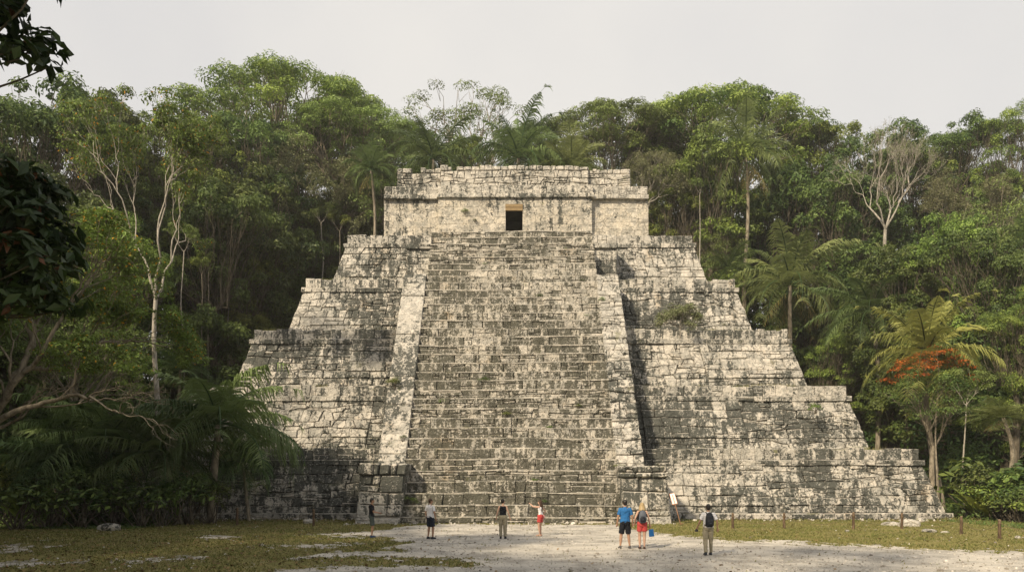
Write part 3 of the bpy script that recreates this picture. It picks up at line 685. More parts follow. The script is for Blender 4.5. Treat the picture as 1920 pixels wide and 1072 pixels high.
def blob_leaves(blobs, per, size, flat=.75, up=.5, aspect=.5, hollow=.55):
    Vs = []; var = []
    for c, r in blobs:
        n = max(4, int(per*rng.uniform(.7, 1.3)*(r*r)))
        d = rvec(n); d[:, 2] = np.where(d[:, 2] < -.3, -d[:, 2], d[:, 2])
        rr = r*(hollow+(1-hollow)*rng.random(n)**.6)*(1+.25*np.sin(d[:, 0]*5+c[0]*3)*np.cos(d[:, 1]*4+c[1]*2))
        P = np.asarray(c)+d*rr[:, None]*np.array([1, 1, flat])
        N = d*.95+np.array([0, 0, up*.8])+rvec(n)*.42; N /= np.linalg.norm(N, axis=1)[:, None]
        V, _ = leaves(P, N, size, aspect); Vs.append(V)
        bv = rng.normal(0, .20); v = np.clip(.45+bv+rng.normal(0, .2, n), 0, .94); v = np.where(rng.random(n) < .03, 1, v); var.append(np.repeat(v, 4))
    V = np.concatenate(Vs); return V, np.arange(len(V)).reshape(-1, 4), np.concatenate(var)
class TB:   # tube collector in numpy
    def __init__(s): s.V = []; s.F = []; s.o = 0
    def add(s, P, rad, n=5):
        V, F = tube_geo(np.array(P, float), np.array(rad, float), n); s.V.append(V); s.F.append(F+s.o); s.o += len(V)
    def mesh(s, name, mat): return mesh_np(name, np.concatenate(s.V), np.concatenate(s.F), mat, True)
def curve(a, b, n=6, sag=.0, wob=.06):
    a, b = np.array(a, float), np.array(b, float); t = np.linspace(0, 1, n)[:, None]; L = np.linalg.norm(b-a)
    P = a+(b-a)*t; w = np.sin(t*math.pi)
    P = P+w*np.array([0, 0, sag*L])+w*rng.normal(0, wob*L, 3)+np.sin(t*math.pi*2)*rng.normal(0, wob*L*.5, 3); return P
def proto(blobs, base_r, fork, H, leafs, mat, bark, limbs=6, flat=.75, up=.5, aspect=.5, sec=True):
    """trunk + limbs reaching every leaf clump; returns (trunk mesh, crown mesh)"""
    per, size = leafs; T = TB()
    top = np.array([rng.normal(0, .3), rng.normal(0, .3), fork]); P = np.concatenate([[[0, 0, -28.]], curve((0, 0, -1.5), top, 8, 0, .02)])
    T.add(P, np.r_[base_r*1.6, np.linspace(base_r*1.25, base_r*.75, 8)], 9)
    C = np.array([b[0] for b in blobs]); ang = np.arctan2(C[:, 1], C[:, 0]); order = np.argsort(ang)
    for grp in np.array_split(order, limbs):
        if len(grp) == 0: continue
        grp = grp[np.argsort(C[grp][:, 2])]
        m = C[grp].mean(0); e = top+(m-top)*.7; e[2] = min(e[2], m[2]-.3)
        L = curve(top-np.array([0, 0, .3]), e, 7, .06, .05); T.add(L, np.linspace(base_r*.42, base_r*.16, 7), 6)
        for g in grp:
            k = rng.integers(3, 7); st = L[k] if C[g][2] > fork-1 else np.array([0, 0, max(.5, C[g][2]-1.5)]); T.add(curve(st, C[g], 5, .05, .07), np.linspace(base_r*.085, .012, 5), 4)
            if sec:
                for _ in range(2): T.add(curve(C[g]-(C[g]-L[k])*.3, C[g]+rvec(1)[0]*blobs[g][1]*.8, 3, .03, .08), np.linspace(.022, .008, 3), 3)
    V, F, var = blob_leaves(blobs, per, size, flat, up, aspect)
    return T.mesh('trunk', bark), mesh_np('crown', V, F, mat, False, {'var': var})
def ell_blobs(n, c, R_, r, shell=.55, top=True):
    B = []
    for _ in range(n):
        d = rvec(1)[0]
        if top and d[2] < -.35: d[2] *= -.6
        k = shell+(1-shell)*rng.random()**.5; B.append((np.array(c)+d*np.array(R_)*k, r*rng.uniform(.65, 1.3)))
    return B
PROTO = {}
for k in range(3):   # dense rounded jungle crowns: 20 m high, 11 m wide
    lob = [(np.array([rng.uniform(-2.6, 2.6), rng.uniform(-2.6, 2.6), zz]), rng.uniform(2.2, 3.3)) for zz in np.r_[rng.uniform(11, 16.6, 8), rng.uniform(2.5, 11, 9)]]
    B = []
    for c, r in lob: B += ell_blobs(15, c, (r, r, r*.8), .80, .7)
    PROTO['dark%d' % k] = proto(B, .35, 8.5, 20, (300, .23), LM['dark'], BARK['dark'])
    lob = [(np.array([rng.uniform(-2.6, 2.6), rng.uniform(-2.6, 2.6), zz]), rng.uniform(1.5, 2.6)) for zz in np.r_[rng.uniform(11, 17.2, 12), rng.uniform(2.5, 11, 12)]]
    B = []
    for c, r in lob: B += ell_blobs(13, c, (r*1.15, r*1.15, r*.6), .62, .6)
    PROTO['mid%d' % k] = proto(B, .33, 8.5, 20, (520, .165), LM['mid'], BARK['dark'], up=.8)
    PROTO['lime%d' % k] = (PROTO['dark%d' % k][0], PROTO['dark%d' % k][1].copy()); PROTO['lime%d' % k][1].materials[0] = LM['lime']
for k in range(2):   # loose olive crowns
    B = ell_blobs(85, (0, 0, 12.5), (4.7, 4.7, 7), .95, .3)
    PROTO['olive%d' % k] = proto(B, .28, 8, 20, (135, .19), LM['olive'], BARK['mid'])
for k in range(2):   # broad flat umbrella crowns in layers, 20 m high, 16 m wide
    B = []
    for _ in range(170):
        a = rng.uniform(0, 6.28); r = 8*rng.random()**.48; z = 18.8-.045*r*r+rng.choice([0, -1.2, -2.6], p=[.6, .25, .15])+rng.normal(0, .2)
        B.append((np.array([math.cos(a)*r, math.sin(a)*r, z]), rng.uniform(.8, 1.4)))
    B += ell_blobs(22, (0, 0, 14.2), (5.5, 5.5, 1.8), 1.0, .3)
    PROTO['umbrella%d' % k] = proto(B, .55, 10.5, 20, (250, .20), LM['mid' if k == 0 else 'olive'], BARK['mid'], 9, .38, .9)
B = []
for _ in range(80):
    a = rng.uniform(0, 6.28); r = 8*rng.random()**.5; z = 18.8-.06*r*r+rng.choice([0, -1.8])+rng.normal(0, .3)
    B.append((np.array([math.cos(a)*r, math.sin(a)*r, z]), rng.uniform(.6, 1.1)))
PROTO['open0'] = proto(B, .5, 10, 20, (170, .18), LM['olive'], BARK['mid'], 9, .4, .9)
# recursive bare branching
def grow(T, p, d, L, r, depth, tips, spread=.6, up=.12, n=5, droop=0.0, minr=.012):
    d = d/np.linalg.norm(d); e = p+d*L; P = curve(p, e, 5, 0, .07); T.add(P, np.linspace(r, r*.66, 5), n if r > .05 else 3)
    if depth <= 2: tips.append((P[-1], L))
    if depth == 0: return
    for k in range(2 if rng.random() < .6 else 3):
        nd = d+rvec(1)[0]*spread+np.array([0, 0, up-droop]); grow(T, P[-1], nd, L*rng.uniform(.62, .86), max(minr, r*rng.uniform(.5, .68)), depth-1, tips, spread, up, n, droop, minr)
def bare_proto(H, fork, r, depth, bark, leaf=None, per=20, size=.22, spread=.6, L0=3.2, nb=4, rb=.45, lean=(0, 0), out=.9, frac=1.0, twigs=True):
    T = TB(); top = np.array([lean[0], lean[1], fork]); T.add(np.concatenate([[[0, 0, -28.]], curve((0, 0, -1.5), top, 9, 0, .02)]), np.r_[r*1.5, np.linspace(r*1.3, r*.8, 9)], 9); tips = []
    a0 = rng.uniform(0, 6)
    for k in range(nb):
        a = a0+k*6.28/nb+rng.normal(0, .2); grow(T, top, np.array([math.cos(a)*out, math.sin(a)*out, 1.1]), L0*rng.uniform(.8, 1.2), r*.55, depth, tips, spread)
    tr = T.mesh('trunk', bark); cr = None
    if leaf:
        tips = [t for t in tips if rng.random() < frac]
        V, F, var = blob_leaves([(p, rb*rng.uniform(.7, 1.4)) for p, _ in tips], per/(rb*rb), size, .6, .7); cr = mesh_np('crown', V, F, LM[leaf], False, {'var': var})
    return tr, cr
rng = np.random.default_rng(404)
for k in range(2): PROTO['twig%d' % k] = bare_proto(20, 9.5, .24, 6, BARK['pale' if k == 0 else 'mid'], 'dry', 16, .2, .75, 3.0, 5, .55, frac=.75)
rng = np.random.default_rng(77)
PROTO['bare0'] = bare_proto(20, 7, .26, 6, BARK['pale'], 'dry', 5, .14, .55, 3.4, 4, .4, frac=.25)
rng = np.random.default_rng(21)
PROTO['pale0'] = bare_proto(20, 9, .22, 5, BARK['pale'], 'yellow', 30, .25, .5, 3.8, 3, .60, frac=1.0, out=.62)
PROTO['slim0'] = bare_proto(20, 15, .10, 3, BARK['mid'], 'mid', 34, .26, .6, 1.6, 3, .6)
PROTO['slim1'] = bare_proto(20, 14, .12, 3, BARK['pale'], 'olive', 30, .26, .6, 1.6, 3, .6)
# shrubs, 3 m high 3.4 m wide
def bush(leaf, per, size, nb=14, r=.62, aspect=.5):
    B = ell_blobs(nb, (0, 0, 1.3), (1.2, 1.2, 1.2), r, .4); T = TB()
    for c, _ in B: T.add(curve((rng.normal(0, .15), rng.normal(0, .15), -.3), c, 5, .02, .08), np.linspace(.045, .012, 5), 4)
    V, F, var = blob_leaves(B, per, size, .85, .5, aspect); return T.mesh('stems', BARK['dark']), mesh_np('foliage', V, F, LM[leaf], False, {'var': var})
for k, l in enumerate(['dark', 'mid', 'lime']): PROTO['bush%d' % k] = bush(l, 190, .17)
PROTO['bush3'] = bush('dark', 50, .42, aspect=.4)
# broad leaves rising from the ground (banana / heliconia habit)
def broadleaf(n=26, L=2.2):
    V = []; F = []; var = []; o = 0
    for k in range(n):
        a = rng.uniform(0, 6.28); tilt = rng.uniform(.15, 1.0); l = L*rng.uniform(.6, 1.2); w = l*.11; m = 8
        s = np.linspace(0, 1, m); th = 1.45-tilt*.5-s*s*tilt*1.1
        r = np.cumsum(np.cos(th))*l/m; z = np.cumsum(np.sin(th))*l/m+.2
        wd = w*np.sin(np.clip(s*1.15-.12, 0.02, 1)*math.pi)**.7; wd[s < .25] = .015; wd = np.nan_to_num(wd, nan=.01)
        c = np.stack([r*math.cos(a), r*math.sin(a), z], -1); sd = np.array([-math.sin(a), math.cos(a), 0])
        P = np.stack([c-sd*wd[:, None]+[0, 0, .0], c-[0, 0, .0], c+sd*wd[:, None]], 1); P[:, 0, 2] += wd*.35; P[:, 2, 2] += wd*.35
        V.append(P.reshape(-1, 3))
        for i in range(m-1):
            for j in (0, 1): F.append([o+i*3+j, o+i*3+j+1, o+(i+1)*3+j+1, o+(i+1)*3+j])
        o += m*3; var += [np.clip(rng.normal(.5, .25), 0, .9)]*(m*3)
    return mesh_np('foliage', np.concatenate(V), F, LM['mid'], True, {'var': np.array(var)})
PROTO['broad0'] = (None, broadleaf()); PROTO['broad1'] = (None, broadleaf(20, 1.5))
# palms
def frond(L, el, droop, az, leaflets=44, wl=.55, twist=.4, hang=.5, lw=.02):
    m = 14; s = np.linspace(0, 1, m); th = el-droop*s**1.4
    r = np.concatenate([[0], np.cumsum(np.cos(th[:-1]))*L/(m-1)]); z = np.concatenate([[0], np.cumsum(np.sin(th[:-1]))*L/(m-1)])
    rad = np.array([math.cos(az), math.sin(az), 0]); sd = np.array([-math.sin(az), math.cos(az), 0])
    C = r[:, None]*rad+z[:, None]*np.array([0, 0, 1.])
    V = []; F = []; o = 0
    q = np.linspace(.10, .99, leaflets)
    for sg in (-1, 1):
        for t in q:
            f = t*(m-1); i = min(int(f), m-2); u = f-i; c = C[i]*(1-u)+C[i+1]*u; tg = C[i+1]-C[i]; tg /= np.linalg.norm(tg)
            l = wl*L*.42*(math.sin(min(1, t*1.05+.12)*math.pi)**.6 if t < .95 else .4)*rng.uniform(.85, 1.15)
            d = sd*sg*.9+tg*rng.uniform(.35, .8)+np.array([0, 0, rng.uniform(-.15, .3)]); d /= np.linalg.norm(d)
            wv = tg*.5+np.array([0, 0, .25]); w = lw*L/3.5*rng.uniform(.7, 1.4)*(1+.2*rng.random())
            p0 = c; p1 = c+d*l*.5; p2 = c+d*l+np.array([0, 0, -hang*l*rng.uniform(.4, 1.2)])
            V += [p0-wv*w, p0+wv*w, p1-wv*w*1.1-[0, 0, .1*hang*l], p1+wv*w*1.1-[0, 0, .1*hang*l], p2]; F += [[o, o+1, o+3, o+2], [o+2, o+3, o+4, o+4]]; o += 5
    return np.array(V), F, C
def palm(H, nf, L, leafmat, wl=.55, straw=0, hang=.5, tr=.14, lift=1.25, lean=.4, fan=False, lw=.02):
    T = TB(); top = np.array([rng.normal(0, lean), rng.normal(0, lean), H]); P = np.concatenate([[[0, 0, -22.]], curve((0, 0, -1), top, 12, 0, .015)])
    rr = np.r_[tr*1.5, np.linspace(tr*1.4, tr*.8, 12)]; T.add(P, rr, 9)
    V = []; F = []; var = []; SV = []; SF = []; o = 0; so_ = 0; Rb = TB()
    for k in range(nf):
        az = k*2.4+rng.normal(0, .15); q = (k+.5)/nf; el = lift*(1-q)+rng.uniform(-.15, .3)-.35*q; dr = 1.15+1.0*q+rng.normal(0, .2)
        v, f, C = frond(L*rng.uniform(.8, 1.1)*(1-.25*(q < .15)), el, dr, az, 56, wl*rng.uniform(.85, 1.1), hang=hang*rng.uniform(.6, 1.8), lw=lw); v = v+top
        V.append(v); F += [[a+o for a in g] for g in f]; o += len(v); var.append(np.full(len(v), np.clip(rng.normal(.5, .2), 0, .9)))
        Rb.add(C+top, np.linspace(.035*L/3.5, .008, len(C)), 4)
    for k in range(straw):
        v, f, C = frond(L*.7, -.7, .9, rng.uniform(0, 6.28), 26, wl*.8, hang=.9); v = v+top-[0, 0, .3]; SV.append(v); SF += [[a+so_ for a in g] for g in f]; so_ += len(v)
        Rb.add(C+top-[0, 0, .3], np.linspace(.03, .008, len(C)), 4)
    def fix(F):   # last quads are triangles: shift to real tris by using quads with repeated vertex avoided
        return F
    V = np.concatenate(V)
    cr = tri_mesh('crown', V, F, leafmat, np.concatenate(var))
    dead = tri_mesh('dead_fronds', np.concatenate(SV), SF, LM['straw'], rng.random(so_)) if straw else None
    return T.mesh('trunk', BARK['mid']), cr, dead, Rb.mesh('frond_ribs', leafmat if True else None)
def tri_mesh(name, V, F, mat, var):
    A = np.array(F); T1 = A[:, [0, 1, 2]]; T2 = A[:, [0, 2, 3]]; T2 = T2[A[:, 2] != A[:, 3]]
    return mesh_np(name, V, np.concatenate([T1, T2]), mat, False, {'var': var})
PROTO['palm0'] = palm(14, 26, 5.0, LM['palm'], .55, lw=.025)
PROTO['palm1'] = palm(14, 26, 5.2, LM['palm'], .6, straw=5, lift=1.35, lw=.027)
PROTO['palm2'] = palm(7, 26, 4.6, LM['palmlime'], .6, straw=1, lift=1.4, lw=.032)
PROTO['palm3'] = palm(5, 26, 4.6, LM['palm'], .66, straw=2, lift=1.5, hang=.8, lw=.032)
PROTO['palm4'] = palm(14, 28, 3.4, LM['palm'], .75, straw=3, lift=1.5, hang=.3, lw=.028)
SIZE = {}
for k, v in PROTO.items():
    me = v[1]; co = np.zeros(len(me.vertices)*3, np.float32); me.vertices.foreach_get('co', co); co = co.reshape(-1, 3)
    SIZE[k] = (np.percentile(np.abs(co[:, 0]), 97)*2, np.percentile(co[:, 2], 99.7))
NM = {'dark': 'jungle_tree', 'mid': 'jungle_tree', 'lime': 'jungle_tree', 'olive': 'jungle_tree', 'umbrella': 'umbrella_tree', 'open': 'umbrella_tree', 'twig': 'twiggy_tree', 'bare': 'bare_tree',
      'pale': 'pale_trunk_tree', 'slim': 'slender_tree', 'bush': 'shrub', 'broad': 'broadleaf_plant', 'palm': 'palm_tree'}
def plant(kind, x, y, top, width, label, group=None, rz=None, cat=None, base=None, leafmat=None, z0=None, zmax=1.15):
    b = kind.rstrip('0123456789'); pr = PROTO[kind]; zb = float(ground_z(x, y)) if z0 is None else z0
    w0, h0 = SIZE[kind]; sx = width/w0; tall = b not in ('bush', 'broad')
    sz = (top-zb)/h0
    if tall: sz = min(sz, sx*zmax)
    lift = (top-zb)-h0*sz
    t = thing(NM[b], label, cat or ('palm' if b == 'palm' else 'plant' if b in ('bush', 'broad') else 'tree'), (x, y, zb), rng.uniform(0, 6.28) if rz is None else rz, group)
    t.scale = (1, 1, 1)
    for me in pr:
        if me is None: continue
        nm = me.name.split('.')[0]
        o = link(nm, me, t); o.scale = (sx, sx, sz); o.location = (0, 0, lift if tall else 0)
        if leafmat and nm in ('crown', 'foliage'):
            o.data = me.copy(); o.data.materials[0] = leafmat
    return t
def min_d(px):   # nearest distance along this column that is clear of the pyramid
    k = (px-960)/FOC; s = 28.3+CX if k > 0 else 28.3-CX
    d = s/max(abs(k), 1e-6); return min(d, 84.)
def tree(kind, px, py, d, wpx, label, group=None, **k):
    d = max(d, min_d(px)) if d > 46 else d
    return plant(kind, xat(px, d), d, zat(py, d-((.24 if kind[:4] in ('umbr', 'open') else .33)*wpx/FOC*d if kind[:4] in ('dark', 'mid0', 'mid1', 'mid2', 'oliv', 'umbr', 'open', 'lime', 'twig') else 0)), wpx/FOC*d, label, group, **k)
GL, GR, GB = 'jungle trees left of the pyramid', 'jungle trees right of the pyramid', 'jungle trees behind the pyramid'
for a in [
    ('dark0', 40, 95, 60, 300, 'tall dark leafy tree at the far left edge of the jungle', GL),
    ('dark1', 175, 128, 68, 250, 'dark rounded tree rising against the sky just left of the yellow-leaved pale tree', GL),
    ('mid0', 330, 172, 72, 190, 'mid green crown directly behind the tall yellow-leaved pale tree', GL),
    ('dark2', 455, 262, 78, 230, 'dark green tree between the yellow-leaved pale tree and the twiggy grey tree', GL),
    ('dark0', 395, 330, 70, 200, 'dark dense tree low behind the right side of the yellow-leaved tree', GL),
    ('dark1', 110, 290, 56, 260, 'dark mass of leaves below the tall tree at the left edge', GL),
    ('mid1', 215, 400, 54, 190, 'mid green tree behind the pale trunk at its left', GL),
    ('dark2', 20, 420, 48, 220, 'shadowed dark tree low at the left edge behind the hanging leaves', GL),
    ('dark0', 520, 400, 88.2, 190, 'dark tree behind the upper left terraces under the twiggy tree', GL),
    ('dark1', 640, 330, 90.4, 150, 'dark tree just left of the temple', GL),
    ('mid2', 430, 470, 76, 150, 'dim green tree above the left end of the third terrace', GL),
    ('olive0', 150, 535, 44, 250, 'yellow-green lit tree behind the gnarled branches at lower left', GL),
    ('umbrella0', 545, 106, 97, 345, 'great green umbrella-shaped crown standing out on the skyline left of the temple', None),
    ('umbrella1', 655, 178, 92.6, 240, 'yellow-olive flat-topped tree in front of the great umbrella crown', None),
    ('open0', 862, 130, 99.2, 290, 'open airy flat crown with bare limbs on the skyline above the temple', None),
    ('olive1', 745, 235, 91.5, 150, 'olive tree above the left corner of the temple roof', GB),
    ('dark2', 800, 250, 94.8, 160, 'dark tree behind the palms over the temple roof', GB),
    ('mid0', 905, 240, 92.6, 140, 'mid green tree behind the centre of the temple roof', GB),
    ('olive0', 915, 285, 89.3, 90, 'small light olive tree peeping over the middle of the temple roof', GB),
    ('dark1', 1010, 215, 97, 170, 'dark green tree right of the airy flat crown on the skyline', GB),
    ('umbrella1', 1140, 178, 99.2, 250, 'low flat-topped green tree on the skyline above the right end of the temple', None),
    ('umbrella0', 1345, 148, 100.3, 330, 'broad flat-topped tree highest on the skyline right of the temple', None),
    ('mid1', 1060, 260, 92.6, 150, 'mid green tree behind the right half of the temple roof', GB),
    ('twig0', 1195, 245, 89.85, 170, 'olive twiggy tree beside the right end of the temple roof', None),
    ('lime0', 1330, 262, 88.75, 175, 'bright green leafy tree right of the temple', GR),
    ('mid2', 1265, 300, 90.4, 140, 'mid green tree between the temple and the bright green tree', GR),
    ('dark0', 1440, 300, 6+88.2, 230, 'dark brownish green tree behind the upper right terraces', GR),
    ('dark1', 1555, 290, 86, 200, 'dark tree under the bare pale tree at its left', GR),
    ('mid0', 1570, 218, 98.1, 160, 'mid green tree on the skyline left of the bare pale tree', GR),
    ('dark2', 1490, 222, 99.2, 130, 'dark low crown on the skyline right of the highest flat-topped tree', GR),
    ('dark0', 1785, 208, 92.6, 140, 'dark round crown on the skyline right of the bare pale tree', GR),
    ('mid1', 1885, 195, 88.2, 150, 'tall mid green tree at the far right of the skyline', GR),
    ('twig1', 1820, 285, 84, 200, 'twiggy olive tree with grey branches right of the bare pale tree', None),
    ('olive1', 1870, 310, 74, 170, 'olive green tree below the tall tree at the right edge', GR),
    ('dark1', 1672, 448, 68, 190, 'dark green tree in front of the lower trunk of the bare pale tree', GR),
    ('lime1', 1780, 378, 64, 195, 'bright green rounded tree below the bare pale tree', GR),
    ('dark2', 1880, 420, 60, 170, 'dark tree at the right edge below the olive tree', GR),
    ('mid2', 1905, 520, 52, 140, 'sunlit green tree at the right edge above the fan palm', GR),
    ('dark0', 1560, 430, 93, 200, 'dark tree behind the big palm on the right', GR),
    ('olive0', 1350, 412, 87.1, 85, 'small yellow-green tree at the right end of the fifth terrace', GR),
    ('lime2', 1500, 570, 88, 100, 'small light green tree beside the right end of the third terrace', GR),
    ('dark1', 1620, 560, 78, 170, 'dark tree behind the right end of the second terrace', GR),
    ('mid0', 1545, 625, 74, 120, 'dense green shrubby tree behind the right end of the second terrace', GR),
    ('twig1', 585, 222, 90.4, 235, 'twiggy grey-green tree with forked pale trunk above the fourth terrace', None),
    ('dark2', 700, 210, 99.2, 150, 'dark crown on the skyline between the umbrella crown and the airy crown', GB),
    ('mid1', 1700, 232, 96, 170, 'mid green crown directly behind the bare pale tree top', GR),
    ('dark2', 1630, 240, 90, 150, 'dark crown left behind the bare pale tree top', GR),
    ('mid2', 1830, 250, 96, 150, 'mid green crown below the skyline between the dark round crown and the tall right tree', GR),
    ('mid2', 245, 190, 78, 170, 'mid green crown on the skyline left of the yellow-leaved tree top', GL),
    ('mid1', 390, 196, 84, 180, 'mid green crown on the skyline between the yellow-leaved tree and the great umbrella crown', GL),
    ('dark0', 480, 225, 86, 190, 'dark crown just beneath the great umbrella crown', GL),
    ('mid0', 640, 262, 97, 170, 'mid green crown below the yellow-olive flat-topped tree', GB),
    ('dark1', 560, 330, 90, 170, 'dark crown behind the twiggy tree above the fourth terrace', GL),
    ('dark0', 1240, 205, 101.4, 150, 'dark crown on the skyline between the two flat-topped trees on the right', GB)]:
    tree(*a)
tree('pale0', 292, 160, 44, 270, 'tall slender tree with pale grey trunk and sparse yellow-green leaves on the left', rz=.6, zmax=1.35)
tree('bare0', 1660, 208, 74, 240, 'nearly leafless tree with forked pale trunk high on the right', zmax=1.25)
for px, py, d, w, k, l in [(345, 420, 60, 60, 1, 'slender pale trunk just right of the tall yellow-leaved tree'), (378, 480, 62, 40, 0, 'slim shaded trunk left of the third terrace, left one of the close pair'), (390, 470, 66, 40, 0, 'slim shaded trunk left of the third terrace, right one of the close pair'),
                           (430, 520, 60, 40, 1, 'slim lit trunk right beside the left end of the third terrace'), (455, 500, 72, 40, 0, 'slim trunk standing over the left corner of the third terrace'), (602, 380, 85, 45, 1, 'slim straight trunk right of the forked pale trunk'),
                           (637, 400, 85, 40, 0, 'slim dark trunk close to the upper left terrace'), (1312, 330, 85, 40, 1, 'slim trunk rising beside the right end of the fifth terrace'), (1620, 560, 78, 40, 0, 'slim trunk in the shade left of the tall dark palm'),
                           (1757, 700, 50, 90, 0, 'thin dark-stemmed young tree below the red flowering tree'), (1812, 690, 49, 80, 1, 'thin pale-stemmed young tree right of the red flowering tree')]:
    tree('slim%d' % k, px, py, d, w, l, 'slender trunks at the jungle edge')
LBR = leaf_mat('leaf_palm_bright', (.12, .15, .03), (.40, .42, .12), .35)
for px, py, d, w, k, l in [(1412, 205, 86, 165, 1, 'large palm with hanging tan dead fronds standing above the jungle right of the temple'), (1462, 440, 80, 215, 1, 'large palm with pale drooping fronds beside the upper right terraces'),
                           (1648, 500, 66, 200, 0, 'tall dark palm with visible trunk behind the second terrace on the right'), (1772, 545, 52, 240, 2, 'bright yellow-green palm behind the red flowering tree'),
                           (1895, 745, 46.5, 150, 4, 'fan-like sunlit palm low at the right edge'), (1915, 395, 70, 100, 4, 'palm half cut off by the right edge high in the jungle'),
                           (697, 262, 85, 105, 4, 'small palm with thick trunk just left of the temple roof'), (815, 225, 86, 170, 0, 'dark palm behind the left half of the temple roof'), (955, 200, 86, 170, 1, 'palm with reddish dead fronds behind the middle of the temple roof'),
                           (1078, 243, 85, 140, 4, 'sunlit palm behind the right half of the temple roof'), (400, 690, 43.5, 285, 3, 'big shaded palm with arching fronds before the left corner of the pyramid'),
                           (235, 745, 42, 300, 3, 'low dark palm in the shade beside the undergrowth on the left'), (325, 640, 50, 130, 4, 'small palm just right of the pale tree trunk in the shade'),
                           (90, 800, 40, 230, 3, 'low dark palm near the left edge in deep shade'), (345, 770, 42.5, 260, 3, 'low dark palm between the pale trunk and the big shaded palm'), (470, 800, 45.0, 120, 3, 'shaded palm whose fronds droop over the second terrace wall on the left'), (165, 720, 44, 240, 3, 'dark palm behind the gnarled tree branches'), (1370, 455, 86, 110, 0, 'small dark palm left of the large palm beside the terraces')]:
    tree('palm%d' % k, px, py, d, w, l, leafmat=LM['palmlime'] if px in (1462, 1412, 1895, 1078) else LBR if px == 1772 else None)
# flame tree with red flowers
t = tree('olive1', 1750, 640, 48.5, 165, 'small tree covered with red and orange flowers at the right edge of the lawn', rz=1.0, leafmat=leaf_mat('leaf_flame', (.05, .085, .02), (.16, .20, .05)))
fl = []
co = [(np.array([math.cos(a)*r, math.sin(a)*r, 12.7+7*math.sqrt(max(0, 1-(r/4.9)**2))+rng.normal(0, .35)]), rng.uniform(.45, .95)) for a, r in zip(rng.uniform(0, 6.28, 60), 4.3*rng.random(60)**.5)]
V, F, var = blob_leaves(co, 120, .19, .5, .8); me = mesh_np('flowers', V, F, LM['red'], False, {'var': var}); o = link('flowers', me, t); c0 = [c for c in t.children if c.name.startswith('crown')][0]; o.scale = c0.scale; o.location = c0.location-Vector((0, 0, .55))
# undergrowth: single shrubs
GS = 'shrubs along the jungle edge'
sh = [(1655, 45.2, 3.1, 3.2, 0), (1706, 47.5, 4.0, 4.0, 3), (1730, 44.6, 2.0, 2.6, 1), (1785, 46, 3.6, 3.6, 0), (1800, 43.5, 1.9, 2.4, 3), (1838, 44.2, 2.9, 3.0, 1), (1872, 42.8, 2.2, 2.6, 0), (1905, 44, 3.6, 3.2, 3), (1910, 41.2, 1.7, 2.2, 1),
      (30, 37.5, 2.4, 3.2, 3), (95, 39, 3.4, 3.6, 0), (150, 38.6, 2.2, 3.0, 3), (205, 40.2, 3.6, 3.6, 0), (262, 39.6, 2.3, 2.8, 3), (310, 40.4, 2.8, 3.0, 0), (352, 41.6, 3.0, 3.0, 3), (395, 42.6, 2.6, 2.8, 0), (60, 43, 5, 4.6, 0), (160, 44.5, 5.2, 5, 0), (5, 41, 4, 4, 1)]
SL = ['dark shrub tucked against the right foot corner of the pyramid', 'broad-leaved dark shrub behind the dark-stemmed young tree', 'low mid green shrub at the lawn edge below the dark-stemmed young tree',
      'tall dark shrub between the two thin young trees', 'low broad-leaved shrub in front of the pale-stemmed young tree', 'mid green shrub just right of the pale-stemmed young tree', 'dark shrub at the lawn edge left of the last fence post',
      'tall broad-leaved shrub under the fan-like palm', 'low mid green shrub in the lower right corner of the jungle edge', 'broad-leaved dark shrub at the lawn edge nearest the left border of the view', 'tall dark shrub under the low palm near the left edge',
      'low broad-leaved shrub left of the grey rock on the left lawn', 'tall dark shrub behind the grey rock on the left lawn', 'broad-leaved shrub just right of the grey rock on the left lawn', 'low dark shrub left of the big shaded palm',
      'broad-leaved shrub at the foot of the big shaded palm', 'lowest dark shrub against the shaded pyramid wall right of the palm foot', 'large dark bush behind the first row at the left border', 'large dark bush beneath the gnarled tree', 'mid green bush cut off by the left border']
for i, (px, d, h, wd, k) in enumerate(sh):
    x = xat(px, d)
    if px > 1500: x = max(x, 27.6+CX+wd*.35)
    side = 'right' if px > 960 else 'left'
    plant('bush%d' % k, x, d, float(ground_z(x, d))+h, wd, SL[i], GS+', '+side)
BL = ['paddle-leaved plant nearest the right foot corner of the pyramid', 'low paddle-leaved plant between the two thin young trees', 'paddle-leaved plant behind the pale-stemmed young tree', 'paddle-leaved plant under the bright yellow-green palm',
      'paddle-leaved plant deep in the shade behind the pyramid corner', 'paddle-leaved plant below the tall dark palm', 'paddle-leaved plant under the gnarled tree in deep shade', 'paddle-leaved plant between the low dark palm and the big shaded palm',
      'small paddle-leaved plant just left of the big shaded palm trunk', 'paddle-leaved plant at the left border of the undergrowth']
for i, (px, d, h, k) in enumerate([(1728, 46, 3.3, 0), (1762, 44.8, 2.6, 0), (1800, 45.2, 3.2, 0), (1840, 46.5, 3.4, 0), (1650, 62, 5, 0), (1690, 56, 4.2, 0), (120, 40.5, 2.6, 0), (240, 41, 2.4, 1), (330, 42.3, 2.2, 1), (40, 39, 2.6, 1)]):
    x = xat(px, d); side = 'right' if px > 960 else 'left'
    if px > 1500: x = max(x, 28+CX)
    plant('broad%d' % k, x, d, float(ground_z(x, d))+h*.62, h*.8, BL[i], 'broad-leaved plants, '+side)
